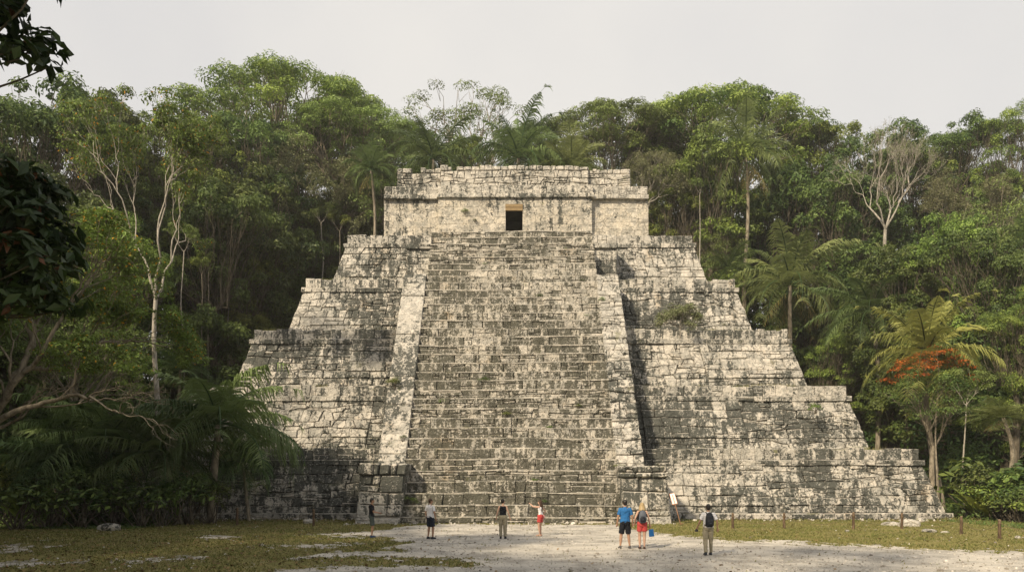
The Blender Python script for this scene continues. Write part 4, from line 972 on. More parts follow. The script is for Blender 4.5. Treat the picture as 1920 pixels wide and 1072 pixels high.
# ground cover along the forest foot, one mass
def cover(name, n, fx, fy, fh, size, mat, label):
    x, y = fx(n), fy(n)
    k = (np.abs(x-CX) > 27.8) | (y > 84) | ((y < 45.5) & (np.abs(x-CX) > 20)); x, y = x[k], y[k]; n = len(x)
    hgt = fh(x, y); z = ground_z(x, y)+hgt*rng.random(n)
    N = rvec(n)*.7+np.array([0, -.3, .7]); N /= np.linalg.norm(N, axis=1)[:, None]
    V, F = leaves(np.stack([x, y, z], -1), N, size*np.ones(n), .45)
    v = np.clip(.4+.22*vnoise(np.stack([x, y, z], -1), 1.5)+rng.normal(0, .15, n), 0, .94)
    o = link(name, mesh_np(name, V, F, mat, False, {'var': np.repeat(v, 4)})); return tag(o, label, 'undergrowth', kind='stuff')
def left_x(n): return -rng.uniform(20, 40, n)
edge_y = lambda x: 41+1.2*np.sin(x*.7)
n = 26000; x = -rng.uniform(15.5, 44, n); y = rng.uniform(38.0, 60, n)
def cov_h(x, y):
    ed = np.where(x < 0, np.interp(-x, [15, 18, 21, 30, 44], [44.6, 43.2, 40.2, 38.6, 36]), np.interp(x, [26, 30, 45], [46, 43.2, 38]))
    return np.clip((y-ed)*.8, 0, 1.6)*(.7+.4*np.sin(x*1.3)*np.cos(y*.9))+.02*(y > ed)
for sg, nm in ((-1, 'left'), (1, 'right')):
    cover('undergrowth', 30000, lambda n: sg*rng.uniform(15.5 if sg < 0 else 26, 48, n), lambda n: 38+rng.random(n)**1.6*26, lambda x, y: np.maximum(cov_h(x, y), 0)+.0, .24, LM['dark'], 'low dark undergrowth along the foot of the jungle, %s of the pyramid' % nm)
# the unbroken wood behind everything
def wood(n, size):   # one continuous mass
    x = rng.uniform(-90, 90, n); y = rng.uniform(52, 128, n)
    y = np.where(np.abs(x) < 34, rng.uniform(88, 128, n), y)
    side = np.clip((np.abs(x)-29.5)/4, .0, 1); side = np.where(y > 87, 1, side)
    cap = np.interp(y, [50, 60, 75, 90, 105, 130], [5, 12, 20, 27, 33, 37])
    h = (cap+3*vnoise(np.stack([x, y, 0*x], -1), 9))*side
    z = ground_z(x, y)+h*rng.random(n)**.7
    k = side > .02; x, y, z = x[k], y[k], z[k]; n = len(x)
    C = np.stack([x, y, z], -1)
    m = 110; P = np.repeat(C, m, 0); d = rvec(n*m); d[:, 2] = np.abs(d[:, 2])*1.1-.3; P = P+d*(1.9*rng.random(n*m)**.4)[:, None]
    N = d*.6+rvec(n*m)*.6+np.array([0, 0, .4]); N /= np.linalg.norm(N, axis=1)[:, None]
    V, F = leaves(P, N, size*np.ones(n*m), .55)
    v = np.clip(np.repeat(rng.normal(.35, .18, n), m)+rng.normal(0, .15, n*m), 0, .94)
    return mesh_np('forest', V, F, LM['dark'], False, {'var': np.repeat(v, 4)})
o = link('forest', wood(9500, .40)); tag(o, 'dense dark jungle filling the background behind the single trees', 'forest', kind='stuff')
# gnarled small tree reaching in from the left
T = TB(); tips = []
def limb(pts, r0, r1, sub=3):
    P = [np.array((xat(a, d), d, zat(b, d))) for a, b, d in pts]; Q = []
    for a, b in zip(P[:-1], P[1:]): Q += list(curve(a, b, 4, 0, .05)[:-1])
    Q.append(P[-1]); T.add(Q, np.linspace(r0, r1, len(Q)), 7)
    for k in range(len(Q)//3, len(Q), 2):
        d = (Q[min(k+1, len(Q)-1)]-Q[k-1]); grow(T, Q[k], d/np.linalg.norm(d)+rvec(1)[0]*.7+np.array([0, 0, .3]), rng.uniform(.8, 1.5), max(.02, r1*.9), 4, tips, .6, .12, 4, 0, .007)
    d = Q[-1]-Q[-2]; grow(T, Q[-1], d, 1.2, r1, 4, tips, .6, .1, 4, 0, .007)
D = 28
root = (xat(-70, D), D)
limb([(-70, 1050, D), (-60, 850, D), (0, 760, D), (40, 700, D-.5), (60, 640, D)], .20, .09)
limb([(-62, 860, D), (10, 780, D-1), (70, 760, D-1), (120, 745, D-1.5), (165, 748, D-2)], .13, .05)
limb([(0, 760, D), (50, 690, D+1), (110, 690, D+1.5), (150, 655, D+1), (215, 640, D+2)], .11, .05)
limb([(40, 700, D-.5), (90, 640, D-1), (120, 590, D-1)], .09, .05)
limb([(60, 640, D), (40, 600, D), (10, 560, D-.5)], .08, .05)
tr = T.mesh('trunk', BARK['mid'])
sel = [p for p, _ in tips if HOR-(p[2]-CAM_H)*FOC/p[1] < 700 and rng.random() < .85]
V, F, var = blob_leaves([(p, rng.uniform(.25, .5)) for p in sel], 330, .12, .6, .8)
t = thing('gnarled_tree', 'small gnarled tree with twisted bare limbs and yellow-green leaves reaching in at lower left', 'tree', (root[0], root[1], 0))
for nm, me in (('trunk', tr), ('crown', mesh_np('crown', V, F, LM['yellow'], False, {'var': var}))):
    o = link(nm, me, t); o.matrix_parent_inverse = Matrix.Translation((-root[0], -root[1], 0))
# large-leaved tree close to the camera on the left
T = TB(); base = np.array([-8.6, 9.6, 0]); T.add(curve(base-[0, 0, .5], (-8.2, 9.3, 6.0), 8, 0, .03), np.linspace(.22, .12, 8), 9); T.add(curve((-8.2, 9.3, 6.0), (-7.6, 9.0, 9.5), 6, 0, .03), np.linspace(.12, .05, 6), 7)
B = []; rng = np.random.default_rng(9)
for k in range(190):
    g = (k % 10)/10
    if g < .62: c = np.array([rng.uniform(-6.9, -5.3), rng.uniform(8.4, 9.4), rng.uniform(4.5, 6.3)]); c[0] = min(c[0], -5.45-.0*c[2]-abs(c[2]-5.1)*.35)
    else: c = np.array([rng.uniform(-6.7, -5.5), rng.uniform(8.5, 9.2), rng.uniform(7.35, 8.8)]); c[0] = min(c[0], -5.5-(8.3-c[2])*.35)
    B.append((c, rng.uniform(.16, .32)))
    s = np.array([-8.15, 9.3, rng.uniform(4.2, 5.5)]) if g < .62 else np.array([-7.9, 9.2, rng.uniform(6.6, 8)])
    T.add(curve(s, c, 7, .04, .06), np.linspace(.03, .007, 7), 5)
V, F, var = blob_leaves(B, 420, .19, .8, .5, .50, .3)
t = thing('large_leaved_tree', 'dark large-leaved branches of a nearby tree hanging into the left edge of the view', 'tree', tuple(base))
for nm, me in (('trunk', T.mesh('trunk', BARK['dark'])), ('crown', mesh_np('crown', V, F, LM['near'], False, {'var': var}))):
    o = link(nm, me, t); o.matrix_parent_inverse = Matrix.Translation(tuple(-base))
# the trees of the clearing's left side, outside the picture, that shade the lawn
for k, (x, y, top, wd) in enumerate([(-31, 22, 21, 15), (-28, 30, 19, 13), (-33, 12, 21, 15), (-36, 38, 19, 14), (-20, 1, 19, 12), (-24, -9, 20, 13), (-30, 2, 20, 14), (-17, 9, 20, 11), (-15, -5, 23, 14), (-24, 22, 17, 10)]):
    plant('dark%d' % (k % 3), x, y, top, wd, 'dark tree on the left side of the clearing outside the view', 'trees shading the left of the clearing', z0=0)
# ============================================================ people
def remesh(mb, name, mat, vox, parent=None, smooth=4):
    me = bpy.data.meshes.new('tmp'); me.from_pydata(mb.v, [], mb.f); o = bpy.data.objects.new('tmp', me); COL.objects.link(o)
    r = o.modifiers.new('r', 'REMESH'); r.mode = 'VOXEL'; r.voxel_size = vox
    if smooth: s = o.modifiers.new('s', 'SMOOTH'); s.iterations = smooth; s.factor = .5
    dg = bpy.context.evaluated_depsgraph_get(); m2 = bpy.data.meshes.new_from_object(o.evaluated_get(dg))
    bpy.data.objects.remove(o); m2.name = name; m2.materials.clear(); m2.materials.append(mat)
    if name in ('t_shirt', 'sleeveless_top', 'shorts', 'trousers'):
        co = np.zeros(len(m2.vertices)*3, np.float32); m2.vertices.foreach_get('co', co); co = co.reshape(-1, 3)
        nn = np.zeros(len(m2.vertices)*3, np.float32); m2.vertices.foreach_get('normal', nn); nn = nn.reshape(-1, 3)
        f = vnoise(co*[1, 1, .55]+rng.uniform(0, 9, 3), .055)*.006+vnoise(co*[.6, .6, 1.3]+rng.uniform(0, 9, 3), .04)*.004
        co += nn*(f[:, None]+.002); m2.vertices.foreach_set('co', co.ravel()); m2.update()
    m2.polygons.foreach_set('use_smooth', [True]*len(m2.polygons)); return link(name, m2, parent)
def ell(mb, c, r, n=10, m=7, rot=0):
    V = []; F = []
    for i in range(m+1):
        th = math.pi*i/m
        for j in range(n):
            a = 6.2832*j/n; x, y, z = r[0]*math.sin(th)*math.cos(a), r[1]*math.sin(th)*math.sin(a), r[2]*math.cos(th)
            V.append((c[0]+x*math.cos(rot)-y*math.sin(rot), c[1]+x*math.sin(rot)+y*math.cos(rot), c[2]+z))
    for i in range(m):
        for j in range(n): F.append((i*n+j, (i+1)*n+j, (i+1)*n+(j+1) % n, i*n+(j+1) % n))
    mb.add(V, F)
SKIN = simple('skin_tan', (.34, .20, .13), .55, .06, 20); SKIN2 = simple('skin_light', (.46, .29, .21), .55, .06, 20)
def cloth(n, c, r=.85): return simple(n, c, r, .18, 14, .15, .4)
BLACK = cloth('black_cotton', (.012, .013, .017)); WHITE = cloth('white_cotton', (.66, .65, .66)); KHAKI = cloth('khaki_twill', (.27, .24, .17)); NAVY = cloth('navy_cotton', (.018, .022, .035))
GREYC = cloth('dark_grey_green_cotton', (.07, .085, .08)); BLUE = cloth('blue_jersey', (.025, .12, .30)); RED = cloth('coral_red_cotton', (.42, .06, .055)); SHOE = cloth('dark_canvas', (.03, .035, .045), .7)
HAIRB = simple('black_hair', (.012, .009, .007), .45, .4, 60); HAIRD = simple('brown_hair', (.045, .022, .010), .45, .4, 60); HAIRY = simple('blonde_hair', (.34, .25, .13), .5, .3, 60)
PINK = cloth('pink_patterned_cloth', (.50, .27, .26)); BLUEB = cloth('blue_nylon', (.015, .09, .25), .5); DNY = cloth('black_nylon', (.02, .022, .028), .5); GREYN = cloth('grey_nylon', (.09, .10, .12), .55)
GLOSS = simple('black_plastic', (.02, .02, .022), .3, .1, 10, .5); EYE = simple('eye', (.05, .03, .02), .2, .1, 5, .5)
def lerp(a, b, t): return np.array(a)*(1-t)+np.array(b)*t
def hand(mb, wrist, d, curl=.5, side=1, up=(0, 0, 1)):
    d = np.array(d, float); d /= np.linalg.norm(d); u = np.array(up, float); lat = np.cross(d, u)
    if np.linalg.norm(lat) < .2: lat = np.cross(d, (0, 1, 0))
    lat /= np.linalg.norm(lat); nrm = np.cross(lat, d); w = np.array(wrist, float)
    pe = w+d*.085
    mb.tube([w-d*.01, w+d*.03, w+d*.07, pe], [.024, .032, .037, .033], 8, flat=.5)
    for k, (o, L) in enumerate(((-.028, .066), (-.0095, .077), (.0095, .072), (.028, .056))):
        b = w+d*.078+lat*o; p1 = b+d*L*.45; dd = d*math.cos(curl)-nrm*side*math.sin(curl); p2 = p1+dd*L*.35; d3 = d*math.cos(curl*1.8)-nrm*side*math.sin(curl*1.8); p3 = p2+d3*L*.28
        mb.tube([b-d*.01, b, p1, p2, p3], [.0095, .0095, .0088, .0082, .006], 6)
    b = w+d*.025+lat*.026; mb.tube([b, b+d*.025+lat*.022, b+d*.052+lat*.028-nrm*side*.01, b+d*.07+lat*.022-nrm*side*.02], [.012, .0115, .0105, .007], 6)
    return pe+d*.02
def person(label, px, py, H, face, top='tee', topm=WHITE, bot='shorts', botm=NAVY, hair='short', hairm=HAIRB, skin=SKIN, la=None, ra=None, stride=0.0, stance=.10, female=False, headturn=0.0, shoem=SHOE, curl=(.5, .5), shoe=True, headtilt=0.0):
    x, y = gpt(px, py); z = 0.0; s = H/1.75
    t = thing('person', label, 'person', (x, y, z), R(face)); t.scale = (s, s, s)
    sw = .165 if female else .19; hw = .175 if female else .165
    ws = .118 if female else .142
    la = la or ((-sw-.07, -.03, 1.14), (-sw-.085, .05, .90)); ra = ra or ((sw+.07, -.03, 1.14), (sw+.085, .05, .90))
    body = MB()
    TOR = [((0, 0, .86), hw*.8), ((0, -.01, .93), hw), ((0, -.005, 1.0), hw*.95), ((0, 0, 1.10), ws), ((0, .01, 1.20), ws*1.06), ((0, .01, 1.30), sw*.90), ((0, -.005, 1.385), sw*.92), ((0, -.01, 1.44), sw*.62), ((0, -.01, 1.475), .065)]
    P = [p for p, _ in TOR]; Rr = [r for _, r in TOR]
    body.tube(P, Rr, 16, flat=.66)
    body.tube([(0, -.01, 1.44), (0, 0, 1.50), (0, .012, 1.56)], [.06, .053, .052], 10)
    hx, hy = math.sin(R(-headturn)), math.cos(R(-headturn)); hr = R(headturn); hc = np.array([0, .018, 1.635+headtilt*.0])
    ell(body, hc, (.074, .093, .112), 14, 10, hr)
    ell(body, hc+np.array([hx*.025, hy*.025, -.055]), (.052, .062, .062), 10, 8, hr)
    f = np.array([hx, hy, 0]); sd = np.array([hy, -hx, 0])
    body.tube([hc+f*.085+[0, 0, .01], hc+f*.100+[0, 0, -.012], hc+f*.110+[0, 0, -.03], hc+f*.088+[0, 0, -.038]], [.009, .011, .015, .010], 6)
    body.tube([hc+f*.084+sd*-.022+[0, 0, -.062], hc+f*.094+[0, 0, -.060], hc+f*.084+sd*.022+[0, 0, -.062]], [.006, .009, .006], 6)
    for q in (-1, 1): ell(body, hc+sd*q*.076+f*-.005+[0, 0, -.008], (.011, .019, .030), 8, 6, hr)
    hips = {}
    arms = {}
    for q, (el, wr), cu in ((-1, la, curl[0]), (1, ra, curl[1])):
        sh = np.array([q*(sw-.012), -.01, 1.405]); el = np.array(el, float); wr = np.array(wr, float)
        body.tube([sh*[.6, 1, 1], sh, lerp(sh, el, .35), lerp(sh, el, .7), el, lerp(el, wr, .3), lerp(el, wr, .7), wr], [.05, .053, .047, .040, .036, .037, .029, .024], 10)
        d = wr-el; arms[q] = (sh, el, wr, hand(body, wr, d, cu, q if abs(d[2]) > .5*np.linalg.norm(d) else 1))
    legs = {}
    for q in (-1, 1):
        st = stride*q; hp = np.array([q*hw*.52, 0, .90]); an = np.array([q*stance, st, .085+max(0, -st)*.12]); kn = lerp(hp, an, .52)+np.array([q*.004, .025+abs(stride)*.12*(st < 0)+.015, 0])
        body.tube([hp, lerp(hp, kn, .3), lerp(hp, kn, .75), kn, lerp(kn, an, .28), lerp(kn, an, .6), lerp(kn, an, .9), an], [.088, .083, .064, .054, .056, .044, .033, .035], 12)
        body.tube([an+[0, -.03, -.035], an+[0, .03, -.04], an+[q*.01, .11, -.055], an+[q*.015, .15, -.06]], [.034, .036, .032, .02], 8, flat=.7)
        legs[q] = (hp, kn, an)
    remesh(body, 'body', skin, .0085, t, 2)
    e = MB()
    for q in (-1, 1): ell(e, hc+sd*q*.03+f*.082+[0, 0, .005], (.011, .008, .008), 8, 6, hr)
    e.build('eyes', t, EYE, True)
    # clothes
    c = MB(); lo = 3 if bot == 'skirt' else 1
    Pt = [(0, -.005, .93 if not female else .99), (0, -.005, .99)] + [p for p, _ in TOR[3:8]]
    Rt = [hw+.018 if not female else hw+.004, hw+.02] + [r+.024 for _, r in TOR[3:8]]
    if female: Rt = [ws+.035, ws+.03]+[r+.014 for _, r in TOR[3:8]]; Pt[0] = (0, 0, 1.0); Pt[1] = (0, 0, 1.05)
    if top == 'tank': Rt[-1] = sw*.62+.014; Rt[-2] = sw*.92+.010
    c.tube(Pt, Rt, 18, flat=.70)
    if top == 'tee':
        for q in (-1, 1):
            sh, el, wr, _ = arms[q]; c.tube([sh*[.5, 1, 1.0]+[0, 0, -.01], sh+[0, 0, .004], lerp(sh, el, .4), lerp(sh, el, .74)], [.065, .068, .064, .062], 12)
        c.tube([(0, -.01, 1.44), (0, -.005, 1.485)], [.075, .066], 12)
    else:
        for q in (-1, 1): c.tube([(q*sw*.5, .05, 1.34), (q*sw*.52, 0, 1.445), (q*sw*.45, -.06, 1.33)], [.036, .034, .042], 8)
    for k in range(5):   # folds
        zz = 1.0+.07*k; sg = rng.choice([-1, 1]); c.tube([(sg*ws*.2, -.085*1.15, zz), (sg*ws*.8, -.078*1.1, zz+.04), (sg*(ws+.012), -.01, zz+.07)], [.008, .014, .008], 5)
    remesh(c, {'tee': 't_shirt', 'tank': 'sleeveless_top'}[top], topm, .011, t, 2)
    c = MB()
    c.tube([(0, 0, 1.045), (0, 0, 1.0), (0, -.008, .93), (0, 0, .86)], [ws+.022 if female else hw+.004, hw+.014, hw+.02, hw*.93], 18, flat=.70)
    for q in (-1, 1): ell(c, (q*.07, -.06, .92), (.085, .075, .09))
    for q in (-1, 1):
        hp, kn, an = legs[q]
        if bot == 'trousers': c.tube([hp, lerp(hp, kn, .3), lerp(hp, kn, .75), kn, lerp(kn, an, .3), lerp(kn, an, .65), lerp(kn, an, .97)+[0, -.005, 0]], [.098, .10, .085, .075, .074, .066, .066], 14)
        elif bot == 'shorts': c.tube([hp, lerp(hp, kn, .35), lerp(hp, kn, .85)], [.10, .105, .10], 14)
        elif bot == 'short_shorts': c.tube([hp, lerp(hp, kn, .25), lerp(hp, kn, .55)], [.10, .105, .108], 14)
    remesh(c, {'trousers': 'trousers'}.get(bot, 'shorts'), botm, .011, t, 2)
    for q in (-1, 1):
        hp, kn, an = legs[q]; c = MB(); zz = an[2]-.085
        c.tube([(an[0], an[1]-.07, zz+.045), (an[0], an[1]-.02, zz+.055), (an[0]+q*.006, an[1]+.06, zz+.045), (an[0]+q*.014, an[1]+.13, zz+.034), (an[0]+q*.017, an[1]+.185, zz+.028)], [.036, .046, .047, .046, .028], 10, flat=.75)
        c.box((an[0]+q*.008, an[1]+.055, zz+.010), (.084, .25, .02), -q*.06)
        if shoe: c.tube([(an[0], an[1]-.015, zz+.05), (an[0], an[1]-.01, zz+.105)], [.047, .045], 10)
        o = remesh(c, 'shoe', shoem, .009, t, 2)
    h = MB(); back = -f
    ell(h, hc+back*.012+[0, 0, .022], (.083, .098, .103), 14, 10, hr)
    cut = MB()
    if hair == 'short':
        ell(h, hc+back*.035+[0, 0, -.02], (.074, .07, .075), 12, 8, hr)
        for k in range(22): d = rvec(1)[0]; d[2] = abs(d[2]); h.tube([hc+back*.01+d*[.07, .085, .09]+[0, 0, .02], hc+back*.015+d*[.09, .105, .118]+[0, 0, .02]], [.018, .006], 5)
    elif hair == 'bun':
        ell(h, hc+back*.03+[0, 0, -.015], (.076, .074, .075), 12, 8, hr); ell(h, hc+back*.10+[0, 0, .055], (.042, .042, .04), 10, 7)
    else:
        Ln = .42 if hair == 'long' else .30
        for k in range(16):
            a = R(180)+(k-7.5)*.19; o = np.array([math.sin(a)*hx*0, 0, 0]); dv = f*math.cos(a)+sd*math.sin(a)
            p0 = hc+dv*[.06, .07, 0]+[0, 0, .05]; p1 = hc+dv*.088+[0, 0, -.06]; p2 = hc+dv*.105+[0, 0, -.16]+back*.02; p3 = hc+dv*.085+[0, 0, -Ln*rng.uniform(.85, 1.1)]+back*.035
            h.tube([p0, p1, p2, p3], [.026, .032, .030, .010], 7)
    remesh(h, 'hair', hairm, .0085, t, 1)
    # keep the face clear of hair: trim vertices lying in front of the brow line
    ho = t.children[-1]; me = ho.data
    for v in me.vertices:
        q = np.array(v.co)-hc; fr = q@f
        if q[2] < .052 and fr > .012 and abs(q@sd) < .12: v.co = Vector(hc+(q-f*(fr-.012)*1.0)*[1, 1, 1])
    M = Matrix.Translation((x, y, z)) @ Matrix.Rotation(R(face), 4, 'Z') @ Matrix.Scale(s, 4)
    return t, M, arms, s
P1 = person('man in black t-shirt and grey-green shorts standing before the left pedestal, facing right', 697, 1007, 1.72, -80, topm=BLACK, botm=GREYC, shoem=cloth('blue_canvas', (.03, .05, .10)), stance=.05,
            la=((-.22, .10, 1.13), (-.06, .30, 1.08)), ra=((.24, .08, 1.13), (.08, .32, 1.10)), headturn=0)
P2 = person('man in white t-shirt and navy shorts standing left of the stair foot, seen from behind', 807, 1009.5, 1.71, -38, topm=WHITE, botm=NAVY, hairm=HAIRD, stance=.14, headturn=-25)
P3 = person('person in black sleeveless top and khaki trousers facing the middle of the stairs', 943, 1009, 1.69, -6, top='tank', topm=BLACK, bot='trousers', botm=KHAKI, hair='bun', hairm=HAIRB, skin=SKIN2, female=True, headturn=-35,
            la=((-.24, -.02, 1.16), (-.29, .04, .94)), ra=((.24, -.02, 1.16), (.30, .04, .94)), stance=.10)
P4 = person('long-haired woman in white top and red shorts holding a phone up with one arm', 1013, 1004, 1.61, 62, top='tank', topm=WHITE, bot='short_shorts', botm=RED, hair='long', hairm=HAIRD, skin=SKIN2, female=True, headturn=15,
            la=((-.20, .27, 1.42), (-.12, .50, 1.56)), ra=((.30, -.16, 1.18), (.19, .02, 1.02)), stance=.06, shoem=SKIN2, shoe=False, curl=(.9, .6))
P5 = person('man in blue t-shirt and black shorts standing beside the blonde woman, seen from behind', 1172, 1027.5, 1.79, 3, topm=BLUE, botm=BLACK, stance=.17, shoem=cloth('grey_canvas', (.09, .085, .08)))
P6 = person('blonde woman in coral red shorts wearing a black backpack, seen from behind', 1204, 1028, 1.69, -4, top='tank', topm=BLACK, bot='short_shorts', botm=RED, hair='mid', hairm=HAIRY, skin=SKIN2, female=True, stance=.085, shoe=False, shoem=cloth('brown_leather', (.07, .04, .03)),
            ra=((.25, -.02, 1.16), (.29, .06, .92)), la=((-.26, -.04, 1.16), (-.27, .10, .98)))
P7 = person('man in white t-shirt and khaki trousers with a black backpack walking toward the pyramid', 1328, 1040, 1.71, -2, topm=WHITE, bot='trousers', botm=KHAKI, hairm=HAIRB, stance=.11, stride=.12,
            la=((-.29, -.03, 1.16), (-.34, .10, .97)), ra=((.29, -.06, 1.16), (.31, .0, .93)), curl=(.9, .5))
def backpack(M, label, main, trim, s=1.0):
    loc = M @ Vector((0, -.20, 1.22)); t = thing('backpack', label, 'backpack', loc); t.rotation_euler = M.to_euler(); t.scale = (s, s, s)
    b = MB(); b.tube([(0, .02, -.22), (0, .0, -.17), (0, -.02, -.05), (0, -.01, .10), (0, .03, .20), (0, .06, .235)], [.12, .145, .15, .135, .105, .05], 14, flat=.62)
    remesh(b, 'bag_body', main, .012, t, 3)
    b = MB(); b.tube([(0, -.08, -.19), (0, -.10, -.14), (0, -.105, -.05), (0, -.08, .02)], [.09, .11, .105, .07], 12, flat=.45); remesh(b, 'front_pocket', trim, .012, t, 3)
    for q in (-1, 1):
        b = MB(); b.tube([(q*.055, .06, .20), (q*.085, .14, .245), (q*.115, .235, .235), (q*.13, .30, .14), (q*.14, .315, .0), (q*.16, .23, -.12), (q*.12, .07, -.19)], [.022]*7, 8, flat=.4); b.build('strap', t, trim, True)
    b = MB(); b.tube([(-.03, .04, .22), (-.02, .035, .26), (.02, .035, .26), (.03, .04, .22)], .007, 6); b.build('handle', t, trim, True)
    b = MB(); b.box((0, -.158, -.10), (.06, .006, .014)); b.build('badge', t, GREYN)
backpack(P6[1], 'black and grey backpack worn by the blonde woman', GREYN, DNY, .95)
backpack(P7[1], 'black backpack worn over the white t-shirt of the walking man', DNY, DNY, .98)
# things in hands
p = P4[1] @ Vector(P4[2][-1][3]); t = thing('phone', 'dark phone held up by the woman in red shorts', 'phone', p); b = MB(); b.box((0, 0, .02), (.15, .012, .075)); b.build('case', t, GLOSS, bevel=.004); b = MB(); b.box((0, .008, .02), (.135, .003, .065)); b.build('screen', t, simple('screen_glass', (.03, .035, .04), .1, .1, 5, .5)); t.rotation_euler = (0, 0, R(75))
p = P7[1] @ Vector(P7[2][-1][3]); t = thing('camera', 'small black camera in the left hand of the walking man', 'camera', p-Vector((0, 0, .05))); b = MB(); b.box((0, 0, 0), (.11, .05, .08)); b.build('camera_body', t, GLOSS, bevel=.008); b = MB(); b.tube([(0, .02, 0), (0, .09, 0)], .03, 12); b.build('lens', t, GLOSS, True)
p = P6[1] @ Vector(P6[2][1][3]); t = thing('tote_bag', 'blue bag hanging from the right hand of the blonde woman', 'bag', p-Vector((-.03, 0, .02))); t.rotation_euler = (0, R(-6), R(12))
b = MB(); b.box((0, 0, -.20), (.19, .07, .27), taper=.9); b.build('bag_body', t, BLUEB, bevel=.015); b = MB(); b.tube([(-.06, 0, -.07), (-.05, 0, .0), (0, 0, .015), (.05, 0, 0), (.06, 0, -.07)], .006, 6); b.build('handle', t, simple('yellow_strap', (.5, .42, .1)), True)
p = P4[1] @ Vector((.11, -.10, .93)); t = thing('cloth_wrap', 'pink patterned cloth tied at the hip of the woman in red shorts', 'cloth', p); b = MB(); b.tube([(0, 0, .10), (.02, 0, .02), (.03, .01, -.06), (.02, .0, -.10)], [.03, .06, .05, .02], 9, flat=.5); remesh(b, 'folds', PINK, .01, t, 2)
# ============================================================ posts, rope, sign, rocks, weeds
POST = bark_mat('post_wood', (.06, .04, .026), (.16, .11, .07), 8)
def post(px, py, h, label, tilt, group):
    x, y = gpt(px, py); t = thing('fence_post', label, 'post', (x, y, 0), rng.uniform(0, 6), group); t.rotation_euler[1] = R(tilt)
    m = MB(); n = 5; P = [(rng.normal(0, .006), rng.normal(0, .006), -.2+(h+.2)*k/n) for k in range(n+1)]; m.tube(P, [.075, .073, .068, .066, .066, .060], 9)
    m.build('log', t, POST, True); c = MB(); c.tube([(0, 0, h-.02), (0, 0, h+.018)], [.062, .045], 9); c.build('cut_top', t, simple('cut_wood', (.22, .16, .10), .9, .3, 40))
    r = MB(); r.tube([(.075*math.cos(a), .075*math.sin(a), h-.16+.008*math.sin(3*a)) for a in np.linspace(0, 6.28, 13)], .011, 5); r.build('rope_knot', t, simple('rope_fibre', (.16, .12, .07), .9, .3, 60)); return np.array([x, y, h-.16])
GRP = 'posts of the low rope fence right of the stairs'
right = [(1374, 990, .78, 'fence post just right of the walking man with the backpack', 1), (1470, 990, .78, 'fence post on the lawn, second to the right of the walking man', -1), (1600, 992, .85, 'fence post before the plain wall left of the pale rocks', 1),
         (1691, 990, .78, 'fence post standing in front of the biggest rock', 0), (1802, 1001, .82, 'fence post just right of the flat white rocks', -3), (1874, 1010, .82, 'fence post nearest the right edge of the lawn', -1)]
T = [post(a, b, h, l, tl, GRP) for a, b, h, l, tl in right]
L_ = [post(a, b, h, l, tl, 'posts of the low rope fence left of the stairs') for a, b, h, l, tl in [(445, 984, .95, 'fence post in the shade below the big shaded palm', 0), (588, 985, .88, 'fence post on the left lawn before the dark wall', 1)]]
def rope(P, label, end):
    m = MB(); Q = []
    P = P+[np.array(end)]
    for a, b in zip(P[:-1], P[1:]):
        for t in np.linspace(0, 1, 9)[:-1]: q = a*(1-t)+b*t; q[2] = max(.05, q[2]-.42*4*t*(1-t)*min(1, np.linalg.norm(b-a)/3)); Q.append(q)
    Q.append(P[-1]); m.tube(Q, .011, 5); o = m.build('fence_rope', None, simple('rope', (.15, .12, .07), .9, .3, 40), True); tag(o, label, 'rope')
rope(T, 'thin sagging rope strung between the posts on the right lawn', (24, 29, .5))
rope([L_[0], L_[1]], 'thin sagging rope strung between the two posts on the left lawn', (-9.3, 43.0, .4))
# leaning sign
x, y = gpt(1277, 984); top = np.array([xat(1258, y+1.6), y+1.6, zat(918, y+1.6)])
t = thing('leaning_sign', 'small white sign with orange edges on a rusty pole leaning against the right pedestal', 'sign', (x, y, 0)); d = (top-[x, y, 0]); d /= np.linalg.norm(d)
RUST = simple('rusty_iron', (.20, .11, .065), .85, .35, 25)
m = MB(); m.tube([(0, 0, -.05), tuple(d*1.1), tuple(d*2.1)], [.032, .030, .028], 8); m.build('pole', t, RUST, True)
zx = Vector(d); yx = Vector((.15, 1, 0)); yx = (yx-zx*yx.dot(zx)).normalized(); xx = yx.cross(zx); q = Matrix((xx, yx, zx)).transposed().to_4x4()
m = MB(); m.box((0, 0, 0), (.30, .03, .80)); o = m.build('board', t, simple('orange_paint', (.38, .17, .10), .6, .2, 10)); MS = Matrix.Translation(d*1.85) @ q; o.matrix_local = MS
m = MB(); m.box((0, -.018, .0), (.25, .008, .72)); o2 = m.build('notice', t, simple('white_sheet', (.72, .68, .64), .6, .05, 10)); o2.matrix_local = MS
m = MB(); [m.box((rng.uniform(-.02, .02), -.0245, .26-.085*k), (rng.uniform(.12, .2), .004, .018)) for k in range(7)]; o3 = m.build('faded_lines', t, simple('faded_red', (.50, .25, .20))); o3.matrix_local = MS
m = MB(); m.tube([(0, 0, .05), (.10, 0, .12)], .025, 6); m.build('foot_bracket', t, RUST)
ROCK = stone_mat('loose_rock', amt=-.10, crack=.2)
def rock(px, py, s, label, group=None, seed=0):
    x, y = gpt(px, py); bm = bmesh.new(); bmesh.ops.create_icosphere(bm, subdivisions=4, radius=1); V = np.array([v.co[:] for v in bm.verts])
    n = vnoise(V+seed*3.7, .9)*.16+vnoise(V+seed, .33)*.07; V2 = V*(1+n)[:, None]; V2 = np.sign(V2)*np.abs(V2)**.85*np.array(s)
    F = np.array([[v.index for v in f.verts] for f in bm.faces]); bm.free(); tn = np.full(len(V), .75)
    V2[:, 2] += s[2]*.45
    o = link('rock', mesh_np('rock', V2, F, ROCK, True, {'tone': tn, 'edge': 0*tn, 'stain': 0*tn}), loc=(x, y, 0)); tag(o, label, 'rock', group)
